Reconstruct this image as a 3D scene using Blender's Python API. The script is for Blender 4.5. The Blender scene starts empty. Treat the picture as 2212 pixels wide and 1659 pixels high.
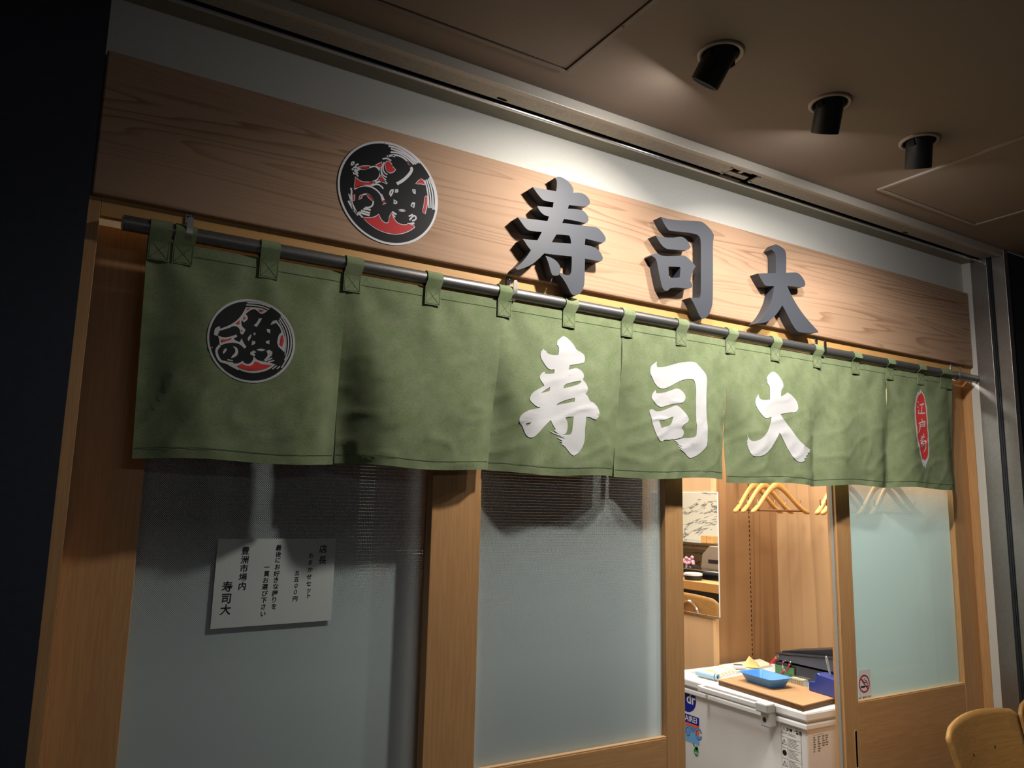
import bpy, bmesh, math, random
from mathutils import Vector, Matrix, geometry, noise
random.seed(7)
C = bpy.context.scene.collection
SC = bpy.context.scene

# ---------------------------------------------------------------- camera
FPX = 1656.44                       # focal length in pixels of the 2212 px wide frame
RIGHT = Vector((0.8575811, -0.5138667, 0.0222627))
UP = Vector((-0.0982873, -0.1212366, 0.9877456))
FWD = Vector((0.5048705, 0.8492601, 0.1544768))
EYE = Vector((0, 0, 1.5))
cam = bpy.data.cameras.new('camera')
cam.sensor_width = 36; cam.lens = FPX / 2212 * 36
cam.clip_start = 0.02
co = bpy.data.objects.new('camera', cam); C.objects.link(co)
mw = Matrix.Identity(4)
for r in range(3):
    mw[r][0] = RIGHT[r]; mw[r][1] = UP[r]; mw[r][2] = -FWD[r]; mw[r][3] = EYE[r]
co.matrix_world = mw
SC.camera = co

# ---------------------------------------------------------------- world, exposure
w = bpy.data.worlds.new('World'); SC.world = w; w.use_nodes = True
w.node_tree.nodes['Background'].inputs[0].default_value = (0.75, 0.85, 1.0, 1)
w.node_tree.nodes['Background'].inputs[1].default_value = 0.02
SC.view_settings.view_transform = 'Standard'
SC.view_settings.look = 'None'
SC.view_settings.exposure = 0.0
SC.view_settings.gamma = 1.0
SC.view_settings.use_curve_mapping = False
SC.cycles.use_denoising = True
SC.cycles.max_bounces = 10
SC.cycles.transparent_max_bounces = 16

LAMP_W = 5.0                       # shop-front spotlights
BEAM, SPILL = 119, .47 # beam spread in degrees, share of stray light
ROOM_W = 25.5                       # ceiling panels inside the shop, added fill included

def area(name, loc, sx, sy, power, col, direction=(0, 0, -1), spread=180, disk=False):
    l = bpy.data.lights.new(name, 'AREA'); l.shape = 'DISK' if disk else 'RECTANGLE'
    l.size = sx; l.size_y = sy; l.energy = power; l.color = col; l.spread = math.radians(spread)
    o = bpy.data.objects.new(name, l); C.objects.link(o)
    o.location = loc
    o.rotation_euler = Vector(direction).to_track_quat('-Z', 'Y').to_euler()
    return o

# ceiling lamps and one added fill panel inside the shop (their fixtures are built further down)
INSIDE = [(2.80, 2.25, 0.8, 0.25), (2.45, 4.0, 0.3, 1.2), (1.6, 4.6, 0.3, 1.2), (1.85, 2.55, 0.6, 0.25)]  # last panel is added fill for the freezer side and door film
for i, (x, y, a, b) in enumerate(INSIDE):
    area('shop_and_fill_light', (x, y, 2.425), a, b, ROOM_W * (1.1, 1.25, .45, .9)[i], (1.0, 0.97, 0.92))
# unseen ambient fill added behind the camera to lift the dark front
area('corridor_fill', (1.0, -2.2, 2.55), 1.6, 0.4, 16, (0.95, 0.95, 1.0))

# ---------------------------------------------------------------- helpers
def at(px, py, Y):
    """world point where the sight line through a photo pixel meets the plane y = Y"""
    r = RIGHT * ((px - 1106) / FPX) - UP * ((py - 829.5) / FPX) + FWD
    return EYE + r * (Y / r.y)
def atX(px, py, X):
    r = RIGHT * ((px - 1106) / FPX) - UP * ((py - 829.5) / FPX) + FWD
    return EYE + r * (X / r.x)
def atZ(px, py, Z):
    r = RIGHT * ((px - 1106) / FPX) - UP * ((py - 829.5) / FPX) + FWD
    return EYE + r * ((Z - EYE.z) / r.z)

BASE = {}
def link(o, parent):
    C.objects.link(o)
    if parent is not None:
        o.parent = parent
        BASE[o.name] = BASE[parent.name]
    return o
def tag(o, label=None, cat=None, group=None, kind=None):
    if label: o['label'] = label
    if cat: o['category'] = cat
    if group: o['group'] = group
    if kind: o['kind'] = kind
    return o
def thing(name, label, cat, loc, group=None):
    o = bpy.data.objects.new(name, None); C.objects.link(o)
    o.location = loc; o.empty_display_size = 0.05
    BASE[o.name] = Vector(loc)
    return tag(o, label, cat, group)
def obj(name, bm, mat, parent=None, smooth=False, label=None, bevel=0, base=None):
    """links a bmesh (built in world coordinates) as one object"""
    bmesh.ops.recalc_face_normals(bm, faces=bm.faces)
    b = BASE[parent.name] if parent is not None else (Vector(base) if base else None)
    if b is not None:
        bmesh.ops.translate(bm, verts=bm.verts, vec=-b)
    me = bpy.data.meshes.new(name); bm.to_mesh(me); bm.free()
    if smooth:
        for p in me.polygons: p.use_smooth = True
        if smooth != 'all':
            me.set_sharp_from_angle(angle=math.radians(35))
    for m in (mat if isinstance(mat, (list, tuple)) else [mat]): me.materials.append(m)
    o = bpy.data.objects.new(name, me); link(o, parent)
    if parent is None:
        o.location = b if b is not None else (0, 0, 0)
        BASE[o.name] = b if b is not None else Vector((0, 0, 0))
    if label: o['label'] = label
    if bevel:
        md = o.modifiers.new('bevel', 'BEVEL'); md.width = bevel; md.segments = 2; md.limit_method = 'ANGLE'
        md.angle_limit = math.radians(40)
    return o
def struct(name, bm, mat, bevel=0, smooth=False):
    return tag(obj(name, bm, mat, None, smooth, bevel=bevel), kind='structure')
def B(): return bmesh.new()
def box(bm, x0, x1, y0, y1, z0, z1, mi=0):
    v = [bm.verts.new((x, y, z)) for z in (z0, z1) for y in (y0, y1) for x in (x0, x1)]
    for q in ((0, 2, 3, 1), (4, 5, 7, 6), (0, 1, 5, 4), (2, 6, 7, 3), (0, 4, 6, 2), (1, 3, 7, 5)):
        bm.faces.new([v[i] for i in q]).material_index = mi
    return v
def obox(bm, cen, ax, ay, az, sx, sy, sz):
    """box about a centre along three given unit axes"""
    cen = Vector(cen); v = []
    for k in (-.5, .5):
        for j in (-.5, .5):
            for i in (-.5, .5):
                v.append(bm.verts.new(cen + Vector(ax) * sx * i + Vector(ay) * sy * j + Vector(az) * sz * k))
    for q in ((0, 2, 3, 1), (4, 5, 7, 6), (0, 1, 5, 4), (2, 6, 7, 3), (0, 4, 6, 2), (1, 3, 7, 5)):
        bm.faces.new([v[i] for i in q])
    return v
def frame_of(d):
    d = Vector(d).normalized()
    a = d.orthogonal().normalized(); b = d.cross(a)
    return d, a, b
def tube(bm, pts, r, n=10, cap=True, radii=None):
    pts = [Vector(p) for p in pts]; rings = []
    d0 = (pts[1] - pts[0]).normalized(); a = d0.orthogonal().normalized()
    for i, p in enumerate(pts):
        if i == 0: d = pts[1] - pts[0]
        elif i == len(pts) - 1: d = pts[-1] - pts[-2]
        else: d = (pts[i + 1] - pts[i]).normalized() + (pts[i] - pts[i - 1]).normalized()
        d.normalize()
        a = (a - d * a.dot(d)).normalized(); b = d.cross(a)
        rr = radii[i] if radii else r
        rings.append([bm.verts.new(p + (a * math.cos(t) + b * math.sin(t)) * rr) for t in [2 * math.pi * k / n for k in range(n)]])
    for q, s in zip(rings, rings[1:]):
        for k in range(n):
            bm.faces.new((q[k], q[(k + 1) % n], s[(k + 1) % n], s[k]))
    if cap:
        bm.faces.new(rings[0][::-1]); bm.faces.new(rings[-1])
def lathe(bm, cen, axis, prof, n=32, closed=False):
    """prof: (radius, distance along axis) pairs"""
    d, a, b = frame_of(axis); cen = Vector(cen); rings = []
    for r, h in prof:
        rings.append([bm.verts.new(cen + d * h + (a * math.cos(2 * math.pi * k / n) + b * math.sin(2 * math.pi * k / n)) * max(r, 1e-5)) for k in range(n)])
    for q, s in zip(rings, rings[1:]):
        for k in range(n): bm.faces.new((q[k], q[(k + 1) % n], s[(k + 1) % n], s[k]))
def prism(bm, pts, y0, y1, holes=(), caps=(True, True)):
    """outline in (x, z) extruded from y0 to y1"""
    loops = [[Vector((p[0], p[1], 0)) for p in pts]] + [[Vector((p[0], p[1], 0)) for p in h] for h in holes]
    flat = [p for l in loops for p in l]
    tris = geometry.tessellate_polygon(loops)
    vs = [[bm.verts.new((p.x, y, p.y)) for p in flat] for y in (y0, y1)]
    for t in tris:
        for s, c in zip(vs, caps):
            if c:
                try: bm.faces.new([s[i] for i in t])
                except ValueError: pass
    if y0 != y1:
        k = 0
        for l in loops:
            n = len(l)
            for i in range(n):
                try: bm.faces.new((vs[0][k + i], vs[0][k + (i + 1) % n], vs[1][k + (i + 1) % n], vs[1][k + i]))
                except ValueError: pass
            k += n
def smooth_loop(pts, keep=62, rounds=2):
    """corner-cutting that leaves sharp corners alone"""
    for _ in range(rounds):
        out = []; n = len(pts)
        for i in range(n):
            p0, p, p1 = [Vector((q[0], q[1])) for q in (pts[i - 1], pts[i], pts[(i + 1) % n])]
            u, v = p - p0, p1 - p
            if u.length < 1e-9 or v.length < 1e-9: continue
            ang = math.degrees(u.angle(v))
            if ang > keep or ang < 3: out.append(p[:])
            else:
                out.append((p - u * .25)[:]); out.append((p + v * .25)[:])
        pts = out
    return pts
def smooth_line(pts, rounds=2):
    for _ in range(rounds):
        out = [pts[0]]
        for a, b in zip(pts, pts[1:]):
            out.append((a[0] * .75 + b[0] * .25, a[1] * .75 + b[1] * .25)); out.append((a[0] * .25 + b[0] * .75, a[1] * .25 + b[1] * .75))
        out.append(pts[-1]); pts = out
    return pts
def brush(pts, wid, closed=False, rounds=2):
    """outline polygons (one quad strip each) of a stroke of given width (number or one per point)"""
    if closed: pts = smooth_loop(pts, 70, 2); pts = pts + [pts[0]]; ws = [wid] * len(pts)
    else:
        if isinstance(wid, (list, tuple)):
            p3 = [(p[0], p[1]) for p in pts]
            sm = smooth_line(p3, rounds)
            ws = smooth_line([(q, 0) for q in wid], rounds); ws = [q[0] for q in ws]; pts = sm
        else: pts = smooth_line(pts, rounds) if len(pts) > 2 else list(pts); ws = [wid] * len(pts)
    L = []; R = []; n = len(pts)
    for i in range(n):
        if closed: a, b = pts[(i - 1) % (n - 1)] if i else pts[n - 2], pts[(i + 1) % (n - 1)] if i < n - 1 else pts[1]
        else: a, b = pts[max(i - 1, 0)], pts[min(i + 1, n - 1)]
        d = Vector((b[0] - a[0], b[1] - a[1]))
        if d.length < 1e-9: d = Vector((1, 0))
        d.normalize(); nn = Vector((-d.y, d.x)) * ws[i] / 2
        L.append((pts[i][0] + nn.x, pts[i][1] + nn.y)); R.append((pts[i][0] - nn.x, pts[i][1] - nn.y))
    return [[L[i], L[i + 1], R[i + 1], R[i]] for i in range(n - 1)]

TXT = {}
def glyphs(s, bold=0.0):
    """triangles of a piece of text, (x, y) with the em as unit and origin at its centre"""
    if (s, bold) not in TXT:
        c = bpy.data.curves.new('t', 'FONT'); c.body = s; c.size = 1; c.align_x = 'CENTER'; c.align_y = 'CENTER'
        c.offset = bold; c.resolution_u = 3
        o = bpy.data.objects.new('t', c); C.objects.link(o)
        dg = bpy.context.evaluated_depsgraph_get()
        me = bpy.data.meshes.new_from_object(o.evaluated_get(dg))
        TXT[(s, bold)] = ([v.co[:2] for v in me.vertices], [p.vertices[:] for p in me.polygons])
        bpy.data.objects.remove(o); bpy.data.curves.remove(c); bpy.data.meshes.remove(me)
    return TXT[(s, bold)]
def write(bm, s, cen, ax, ay, size, bold=0.0, xs=1.0):
    v, fs = glyphs(s, bold)
    cen = Vector(cen); ax = Vector(ax); ay = Vector(ay)
    vs = [bm.verts.new(cen + ax * (x * size * xs) + ay * (y * size)) for x, y in v]
    for q in fs:
        try: bm.faces.new([vs[i] for i in q])
        except ValueError: pass

# ---------------------------------------------------------------- materials
def srgb(r, g, b):
    f = lambda c: (c / 255 / 12.92) if c / 255 <= .04045 else ((c / 255 + .055) / 1.055) ** 2.4
    return (f(r), f(g), f(b), 1)
class NT:
    def __init__(self, name):
        self.m = bpy.data.materials.new(name); self.m.use_nodes = True
        self.t = self.m.node_tree; self.b = self.t.nodes['Principled BSDF']; self.out = self.t.nodes['Material Output']
    def n(self, typ, **kw):
        nd = self.t.nodes.new(typ)
        for k, v in kw.items():
            if k.startswith('i_'):
                key = k[2:]
                nd.inputs[int(key) if key.isdigit() else key].default_value = v
            else: setattr(nd, k, v)
        return nd
    def l(self, a, b): self.t.links.new(a, b)
    def coord(self, scale=(1, 1, 1), rot=(0, 0, 0)):
        tc = self.n('ShaderNodeTexCoord'); mp = self.n('ShaderNodeMapping')
        mp.inputs['Scale'].default_value = scale; mp.inputs['Rotation'].default_value = rot
        self.l(tc.outputs['Object'], mp.inputs['Vector']); return mp.outputs['Vector']
    def ramp(self, fac, stops):
        r = self.n('ShaderNodeValToRGB'); e = r.color_ramp.elements
        while len(e) < len(stops): e.new(.5)
        for q, (p, c) in zip(e, stops): q.position = p; q.color = c
        self.l(fac, r.inputs['Fac']); return r.outputs['Color']
    def bump(self, h, strength, dist=.001):
        b = self.n('ShaderNodeBump'); b.inputs['Strength'].default_value = strength; b.inputs['Distance'].default_value = dist
        self.l(h, b.inputs['Height']); self.l(b.outputs['Normal'], self.b.inputs['Normal'])
def plain(name, col, rough=.5, metal=0.0, var=.06, scale=30, bump=0.0, spec=.5):
    k = NT(name); v = k.coord((scale,) * 3)
    nz = k.n('ShaderNodeTexNoise', i_Detail=4.0); k.l(v, nz.inputs['Vector'])
    lo = tuple(c * (1 - var) for c in col[:3]) + (1,); hi = tuple(min(1, c * (1 + var)) for c in col[:3]) + (1,)
    k.l(k.ramp(nz.outputs['Fac'], [(.3, lo), (.7, hi)]), k.b.inputs['Base Color'])
    k.b.inputs['Roughness'].default_value = rough; k.b.inputs['Metallic'].default_value = metal
    k.b.inputs['Specular IOR Level'].default_value = spec
    if bump: k.bump(nz.outputs['Fac'], bump)
    return k.m
def wood(name, base, dark, along='X', fine=1.0, lines=.5, rough=.5, spec=.4, rings=0):
    """straight-grained wood: pores, soft bands and thin darker growth lines along one axis"""
    k = NT(name)
    s = {'X': (1.2, 26, 26), 'Y': (26, 1.2, 26), 'Z': (26, 26, 1.2)}[along]
    v = k.coord(tuple(q * fine for q in s))
    warp = k.n('ShaderNodeTexNoise', i_Scale=.55, i_Detail=2.0); k.l(v, warp.inputs['Vector'])
    add = k.n('ShaderNodeVectorMath', operation='MULTIPLY_ADD'); add.inputs[1].default_value = (1.6, 1.6, 1.6)
    k.l(warp.outputs['Color'], add.inputs[0]); k.l(v, add.inputs[2])
    soft = k.n('ShaderNodeTexNoise', i_Scale=.5, i_Detail=3.0); k.l(add.outputs[0], soft.inputs['Vector'])
    ln = k.n('ShaderNodeTexNoise', i_Scale=1.5, i_Detail=2.0, i_Roughness=.7); k.l(add.outputs[0], ln.inputs['Vector'])
    if rings:
        ln.inputs['Scale'].default_value = .33; ln.inputs['Detail'].default_value = 1.0; ln.inputs['Roughness'].default_value = .3
        rm = k.n('ShaderNodeMath', operation='MULTIPLY'); rm.inputs[1].default_value = rings; k.l(ln.outputs['Fac'], rm.inputs[0])
        rf = k.n('ShaderNodeMath', operation='FRACT'); k.l(rm.outputs[0], rf.inputs[0])
        th1 = k.ramp(rf.outputs[0], [(0, (0, 0, 0, 1)), (.62, (.12, .12, .12, 1)), (.92, (1, 1, 1, 1)), (1, (0, 0, 0, 1))])
        fade = k.n('ShaderNodeTexNoise', i_Scale=.35, i_Detail=2.0); k.l(v, fade.inputs['Vector'])
        fd = k.ramp(fade.outputs['Fac'], [(.38, (.15, .15, .15, 1)), (.6, (1, 1, 1, 1))])
        tm = k.n('ShaderNodeMath', operation='MULTIPLY'); k.l(th1, tm.inputs[0]); k.l(fd, tm.inputs[1]); thin = tm.outputs[0]
    else:
        thin = k.ramp(ln.outputs['Fac'], [(.40, (0, 0, 0, 1)), (.50, (1, 1, 1, 1)), (.60, (0, 0, 0, 1))])
    mid = tuple((a * .88 + b * .12) for a, b in zip(base, dark))
    c1 = k.ramp(soft.outputs['Fac'], [(.35, mid), (.65, base)])
    mx = k.n('ShaderNodeMix', data_type='RGBA'); k.l(c1, mx.inputs[6]); mx.inputs[7].default_value = dark
    mu = k.n('ShaderNodeMath', operation='MULTIPLY'); k.l(thin, mu.inputs[0]); mu.inputs[1].default_value = lines
    k.l(mu.outputs[0], mx.inputs[0])
    k.l(mx.outputs[2], k.b.inputs['Base Color'])
    k.b.inputs['Roughness'].default_value = rough
    k.b.inputs['Specular IOR Level'].default_value = spec
    k.bump(ln.outputs['Fac'], .12)
    return k.m
def flat(name, col, rough=.6, spec=.4):
    return plain(name, col, rough, 0, .02, 80, 0, spec)

M_BOARD = wood('sign_board_wood', srgb(182, 149, 122), srgb(128, 92, 64), 'X', 1.0, .75, .7, .25, 22)
M_LINTEL = wood('lintel_wood', srgb(207, 160, 98), srgb(168, 120, 66), 'X', 1.6, .4, .5, .4, 12)
M_DOORZ = wood('door_wood_upright', srgb(200, 153, 102), srgb(168, 123, 78), 'Z', 2.2, .35, .45)
M_DOORX = wood('door_wood_rail', srgb(200, 153, 102), srgb(168, 123, 78), 'X', 2.2, .35, .45)
M_PANEL = wood('interior_panel_wood', srgb(194, 156, 114), srgb(140, 104, 70), 'Z', .45, .5, .45, .4, 9)
M_BACKP = wood('closet_panel_wood', srgb(162, 122, 82), srgb(112, 80, 50), 'Z', .4, .55, .5, .4, 9)
M_EDGE = flat('pale_wood_edge', srgb(214, 172, 124))
M_WHITEWALL = plain('white_wall_paint', srgb(205, 203, 194), .7, 0, .03, 60, .04)
M_CEIL = plain('brown_ceiling_paint', srgb(138, 121, 106), .62, 0, .10, 260, .25)
M_HATCH = plain('hatch_frame_paint', srgb(120, 106, 94), .45, 0, .05, 80)
M_HATCH2 = plain('worn_hatch_frame_paint', srgb(160, 146, 132), .5, 0, .10, 90)
M_NAVY = plain('dark_navy_column_paint', srgb(48, 53, 66), .55, 0, .12, 14)
M_DARK = plain('dark_wall_paint', srgb(34, 38, 42), .6, 0, .1, 10)
M_STEEL = plain('brushed_steel', srgb(168, 164, 158), .36, 1.0, .05, 24, .02)
M_STEELJ = plain('stainless_jamb', srgb(150, 146, 142), .42, .85, .06, 16, .02)
M_PLATE = plain('dusty_grey_plate', srgb(172, 164, 150), .5, .35, .12, 22, .05)
M_CREAM = plain('cream_rail_paint', srgb(188, 180, 166), .45, .25, .05, 40)
M_BEIGE = plain('beige_soffit_paint', srgb(150, 144, 124), .6, 0, .06, 30)
M_BLACK = plain('matte_black_paint', srgb(20, 20, 22), .45, 0, .1, 60)
M_VOID = flat('shadow_gap_black', srgb(8, 8, 9), .9, .1)
M_PIPE = plain('grey_steel_pipe', srgb(128, 126, 124), .42, .8, .12, 40, .03)
M_RING = plain('lamp_ring_beige', srgb(165, 150, 134), .4, .1, .04, 60)
M_LETTER = plain('dark_grey_sign_face', srgb(64, 67, 74), .5, .0, .05, 200, .02, .35)
M_INK = flat('black_ink', srgb(16, 16, 20), .5)
M_EMB = flat('emblem_black', srgb(11, 12, 19), .5, .25)
M_EMW = flat('emblem_white', srgb(222, 222, 226), .5)
M_EMR = flat('emblem_red', srgb(200, 30, 38), .45)
M_PAPER = plain('menu_paper', srgb(192, 200, 195), .8, 0, .03, 90)
M_CONC = plain('floor_tile', srgb(90, 86, 80), .5, 0, .08, 6)
M_PLASTER = plain('interior_plaster', srgb(214, 206, 192), .8, 0, .03, 30)
M_CHROME = plain('chrome', srgb(215, 215, 215), .12, 1.0, .02, 30)
M_WHITEP = plain('white_enamel', srgb(226, 227, 228), .32, 0, .02, 30)
M_GREYP = plain('pale_grey_plastic', srgb(190, 193, 194), .35, 0, .03, 40)
M_SEAL = plain('grey_pile_seal', srgb(150, 146, 138), .95, 0, .35, 420, .6)
M_HANGER = wood('hanger_wood', srgb(216, 160, 88), srgb(176, 120, 58), 'X', 3, .3, .3)
M_HANGBAR = flat('hanger_bar_wood', srgb(120, 78, 44))
M_PLY = wood('chair_plywood', srgb(186, 140, 78), srgb(150, 108, 58), 'X', 1.5, .4, .45)
M_BLUE = plain('blue_tray_plastic', srgb(82, 150, 232), .3, 0, .03, 30)
M_NAVYP = plain('navy_plastic', srgb(44, 62, 138), .3, 0, .06, 60)
M_BLKP = plain('black_plastic', srgb(34, 34, 40), .4, 0, .1, 60)
M_CHARC = plain('charcoal_plastic', srgb(66, 70, 80), .45, 0, .06, 60)
M_GREENP = flat('green_card', srgb(70, 112, 66))
M_CREAMP = plain('cream_paper', srgb(232, 220, 190), .8, 0, .03, 40)
M_KRAFT = plain('kraft_paper', srgb(222, 192, 122), .75, 0, .04, 40)
M_REDP = flat('red_plastic', srgb(190, 32, 58), .3)
M_TILEBOARD = wood('loose_board_face', srgb(188, 146, 104), srgb(160, 118, 80), 'Y', 1.2, .3, .5)
M_PLYEDGE = wood('plywood_edge', srgb(120, 84, 44), srgb(60, 40, 22), 'Y', 3.5, .7, .6)
M_STICKB = flat('sticker_blue', srgb(26, 40, 150), .3)
M_STICKL = flat('sticker_light_blue', srgb(120, 178, 232), .3)
M_STICKO = flat('sticker_orange', srgb(240, 110, 60), .3)
M_STICKG = flat('sticker_green', srgb(50, 150, 80), .3)
M_STICKW = flat('sticker_white', srgb(226, 228, 226), .4)
M_GREYTXT = flat('grey_print', srgb(120, 120, 118), .6)
M_BRASSY = plain('grey_machine_metal', srgb(170, 160, 146), .35, .5, .06, 30)
M_PINK = plain('pink_flowers', srgb(206, 150, 164), .7, 0, .3, 90)

def fabric():
    k = NT('green_linen_cloth')
    v = k.coord((28, 200, 420)); n1 = k.n('ShaderNodeTexNoise', i_Detail=3.0, i_Roughness=.65); k.l(v, n1.inputs['Vector'])
    v2 = k.coord((5, 5, 5)); n2 = k.n('ShaderNodeTexNoise', i_Detail=3.0); k.l(v2, n2.inputs['Vector'])
    c1 = k.ramp(n1.outputs['Fac'], [(.28, srgb(102, 112, 83)), (.5, srgb(133, 143, 110)), (.75, srgb(149, 159, 126))])
    c2 = k.ramp(n2.outputs['Fac'], [(.3, srgb(226, 236, 220)), (.7, srgb(255, 255, 255))])
    mx = k.n('ShaderNodeMix', data_type='RGBA', blend_type='MULTIPLY'); mx.inputs[0].default_value = 1
    k.l(c1, mx.inputs[6]); k.l(c2, mx.inputs[7])
    k.b.inputs['Roughness'].default_value = .9; k.b.inputs['Specular IOR Level'].default_value = .15
    k.l(mx.outputs[2], k.b.inputs['Base Color'])
    k.bump(n1.outputs['Fac'], .35)
    return k.m
M_CLOTH = fabric()
M_STITCH = flat('dark_green_thread', srgb(84, 98, 66), .9)
M_PRINTW = plain('white_fabric_print', srgb(196, 196, 197), .85, 0, .03, 60, .05)
M_PRINTR = plain('red_fabric_print', srgb(206, 52, 46), .85, 0, .04, 60)
M_PRINTK = plain('black_fabric_print', srgb(12, 13, 16), .85, 0, .05, 60)

def glass():
    k = NT('window_glass'); k.t.nodes.remove(k.b)
    tr = k.n('ShaderNodeBsdfTransparent'); tr.inputs[0].default_value = (.96, .98, .97, 1)
    gl = k.n('ShaderNodeBsdfGlossy'); gl.inputs['Roughness'].default_value = .02
    lw = k.n('ShaderNodeLayerWeight'); pw = k.n('ShaderNodeMath', operation='POWER'); pw.inputs[1].default_value = 5
    k.l(lw.outputs['Facing'], pw.inputs[0])
    mul = k.n('ShaderNodeMath', operation='MULTIPLY_ADD'); mul.inputs[1].default_value = .9; mul.inputs[2].default_value = .035
    k.l(pw.outputs[0], mul.inputs[0])
    mx = k.n('ShaderNodeMixShader'); k.l(mul.outputs[0], mx.inputs[0]); k.l(tr.outputs[0], mx.inputs[1]); k.l(gl.outputs[0], mx.inputs[2])
    k.l(mx.outputs[0], k.out.inputs['Surface']); return k.m
M_GLASS = glass()
def film(name, col, ztop, zbot, pitch=.0031, ttop=.95, tbot=-2.0, trans=.5, clear=.8):
    """frosted film of white dots that grow until they merge towards the bottom"""
    k = NT(name); k.t.nodes.remove(k.b)
    tc = k.n('ShaderNodeTexCoord'); sp = k.n('ShaderNodeSeparateXYZ'); k.l(tc.outputs['Object'], sp.inputs[0])
    f = 2 * math.pi / pitch * .7071
    def lin(sgn):
        a = k.n('ShaderNodeMath', operation='MULTIPLY'); a.inputs[1].default_value = sgn; k.l(sp.outputs['Z'], a.inputs[0])
        b = k.n('ShaderNodeMath', operation='ADD'); k.l(sp.outputs['X'], b.inputs[0]); k.l(a.outputs[0], b.inputs[1])
        c = k.n('ShaderNodeMath', operation='MULTIPLY'); c.inputs[1].default_value = f; k.l(b.outputs[0], c.inputs[0])
        d = k.n('ShaderNodeMath', operation='COSINE'); k.l(c.outputs[0], d.inputs[0]); return d.outputs[0]
    s = k.n('ShaderNodeMath', operation='ADD'); k.l(lin(1), s.inputs[0]); k.l(lin(-1), s.inputs[1])
    mr = k.n('ShaderNodeMapRange'); k.l(sp.outputs['Z'], mr.inputs['Value'])
    mr.inputs['From Min'].default_value = zbot; mr.inputs['From Max'].default_value = ztop
    mr.inputs['To Min'].default_value = tbot; mr.inputs['To Max'].default_value = ttop
    gt = k.n('ShaderNodeMath', operation='GREATER_THAN'); k.l(s.outputs[0], gt.inputs[0]); k.l(mr.outputs[0], gt.inputs[1])
    df = k.n('ShaderNodeBsdfDiffuse'); df.inputs[0].default_value = col
    tl = k.n('ShaderNodeBsdfTranslucent'); tl.inputs[0].default_value = col
    m1 = k.n('ShaderNodeMixShader'); m1.inputs[0].default_value = trans; k.l(df.outputs[0], m1.inputs[1]); k.l(tl.outputs[0], m1.inputs[2])
    tr = k.n('ShaderNodeBsdfTransparent'); tr.inputs[0].default_value = (clear, clear, clear, 1)
    m2 = k.n('ShaderNodeMixShader'); k.l(gt.outputs[0], m2.inputs[0]); k.l(tr.outputs[0], m2.inputs[1]); k.l(m1.outputs[0], m2.inputs[2])
    k.l(m2.outputs[0], k.out.inputs['Surface']); return k.m
M_FILM = film('dotted_frosted_film', srgb(234, 244, 248), 1.45, 1.08, .0031, 0.05, -2.0, .22, .30)
M_FILMR = film('green_frosted_film', srgb(182, 205, 204), 1.62, 1.44, .0031, .9, -2.1, .38, .6)
def blind():
    k = NT('bamboo_blind'); v = k.coord((2.2, 2.2, 300))
    n = k.n('ShaderNodeTexNoise', i_Detail=3.0); k.l(v, n.inputs['Vector'])
    k.l(k.ramp(n.outputs['Fac'], [(.3, srgb(58, 34, 24)), (.6, srgb(118, 70, 46)), (.8, srgb(150, 98, 64))]), k.b.inputs['Base Color'])
    k.b.inputs['Roughness'].default_value = .6; k.bump(n.outputs['Fac'], .4)
    tl = k.n('ShaderNodeBsdfTranslucent'); mx = k.n('ShaderNodeMixShader'); mx.inputs[0].default_value = .45
    k.l(k.ramp(n.outputs['Fac'], [(.3, srgb(96, 52, 32)), (.6, srgb(160, 88, 54)), (.8, srgb(205, 128, 82))]), tl.inputs[0])
    k.l(k.b.outputs[0], mx.inputs[1]); k.l(tl.outputs[0], mx.inputs[2]); k.l(mx.outputs[0], k.out.inputs['Surface']); return k.m
M_BLIND = blind()
def marble():
    k = NT('veined_white_marble'); v = k.coord((1, .55, 1.5), (.55, .0, .0))
    w_ = k.n('ShaderNodeTexNoise', i_Scale=3.2, i_Detail=6.0, i_Roughness=.62, i_Distortion=1.0); k.l(v, w_.inputs['Vector'])
    k.l(k.ramp(w_.outputs['Fac'], [(.47, srgb(206, 200, 182)), (.495, srgb(80, 80, 84)), (.515, srgb(206, 200, 182))]), k.b.inputs['Base Color'])
    k.b.inputs['Roughness'].default_value = .2; return k.m
M_MARBLE = marble()
def mirror():
    k = NT('mirror_silver'); v = k.coord((4, 4, 4)); n = k.n('ShaderNodeTexNoise'); k.l(v, n.inputs['Vector'])
    k.l(k.ramp(n.outputs['Fac'], [(0, (.9, .92, .9, 1)), (1, (.92, .93, .92, 1))]), k.b.inputs['Base Color'])
    k.b.inputs['Metallic'].default_value = 1; k.b.inputs['Roughness'].default_value = .0; return k.m
M_MIRROR = mirror()
def lens(name, col, st):
    k = NT(name); e = k.n('ShaderNodeEmission'); e.inputs[0].default_value = col; e.inputs[1].default_value = st
    k.l(e.outputs[0], k.out.inputs['Surface']); return k.m
M_LAMP = lens('lit_lamp_lens', (1, .93, .82, 1), 6)
M_TUBE = lens('lit_ceiling_panel', (1, .95, .87, 1), 4)
def clearp():
    k = NT('clear_acrylic'); k.t.nodes.remove(k.b)
    tr = k.n('ShaderNodeBsdfTransparent'); tr.inputs[0].default_value = (.88, .9, .9, 1)
    gl = k.n('ShaderNodeBsdfGlossy'); gl.inputs['Roughness'].default_value = .05
    mx = k.n('ShaderNodeMixShader'); mx.inputs[0].default_value = .12
    k.l(tr.outputs[0], mx.inputs[1]); k.l(gl.outputs[0], mx.inputs[2]); k.l(mx.outputs[0], k.out.inputs['Surface']); return k.m
M_CLEAR = clearp()

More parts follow.
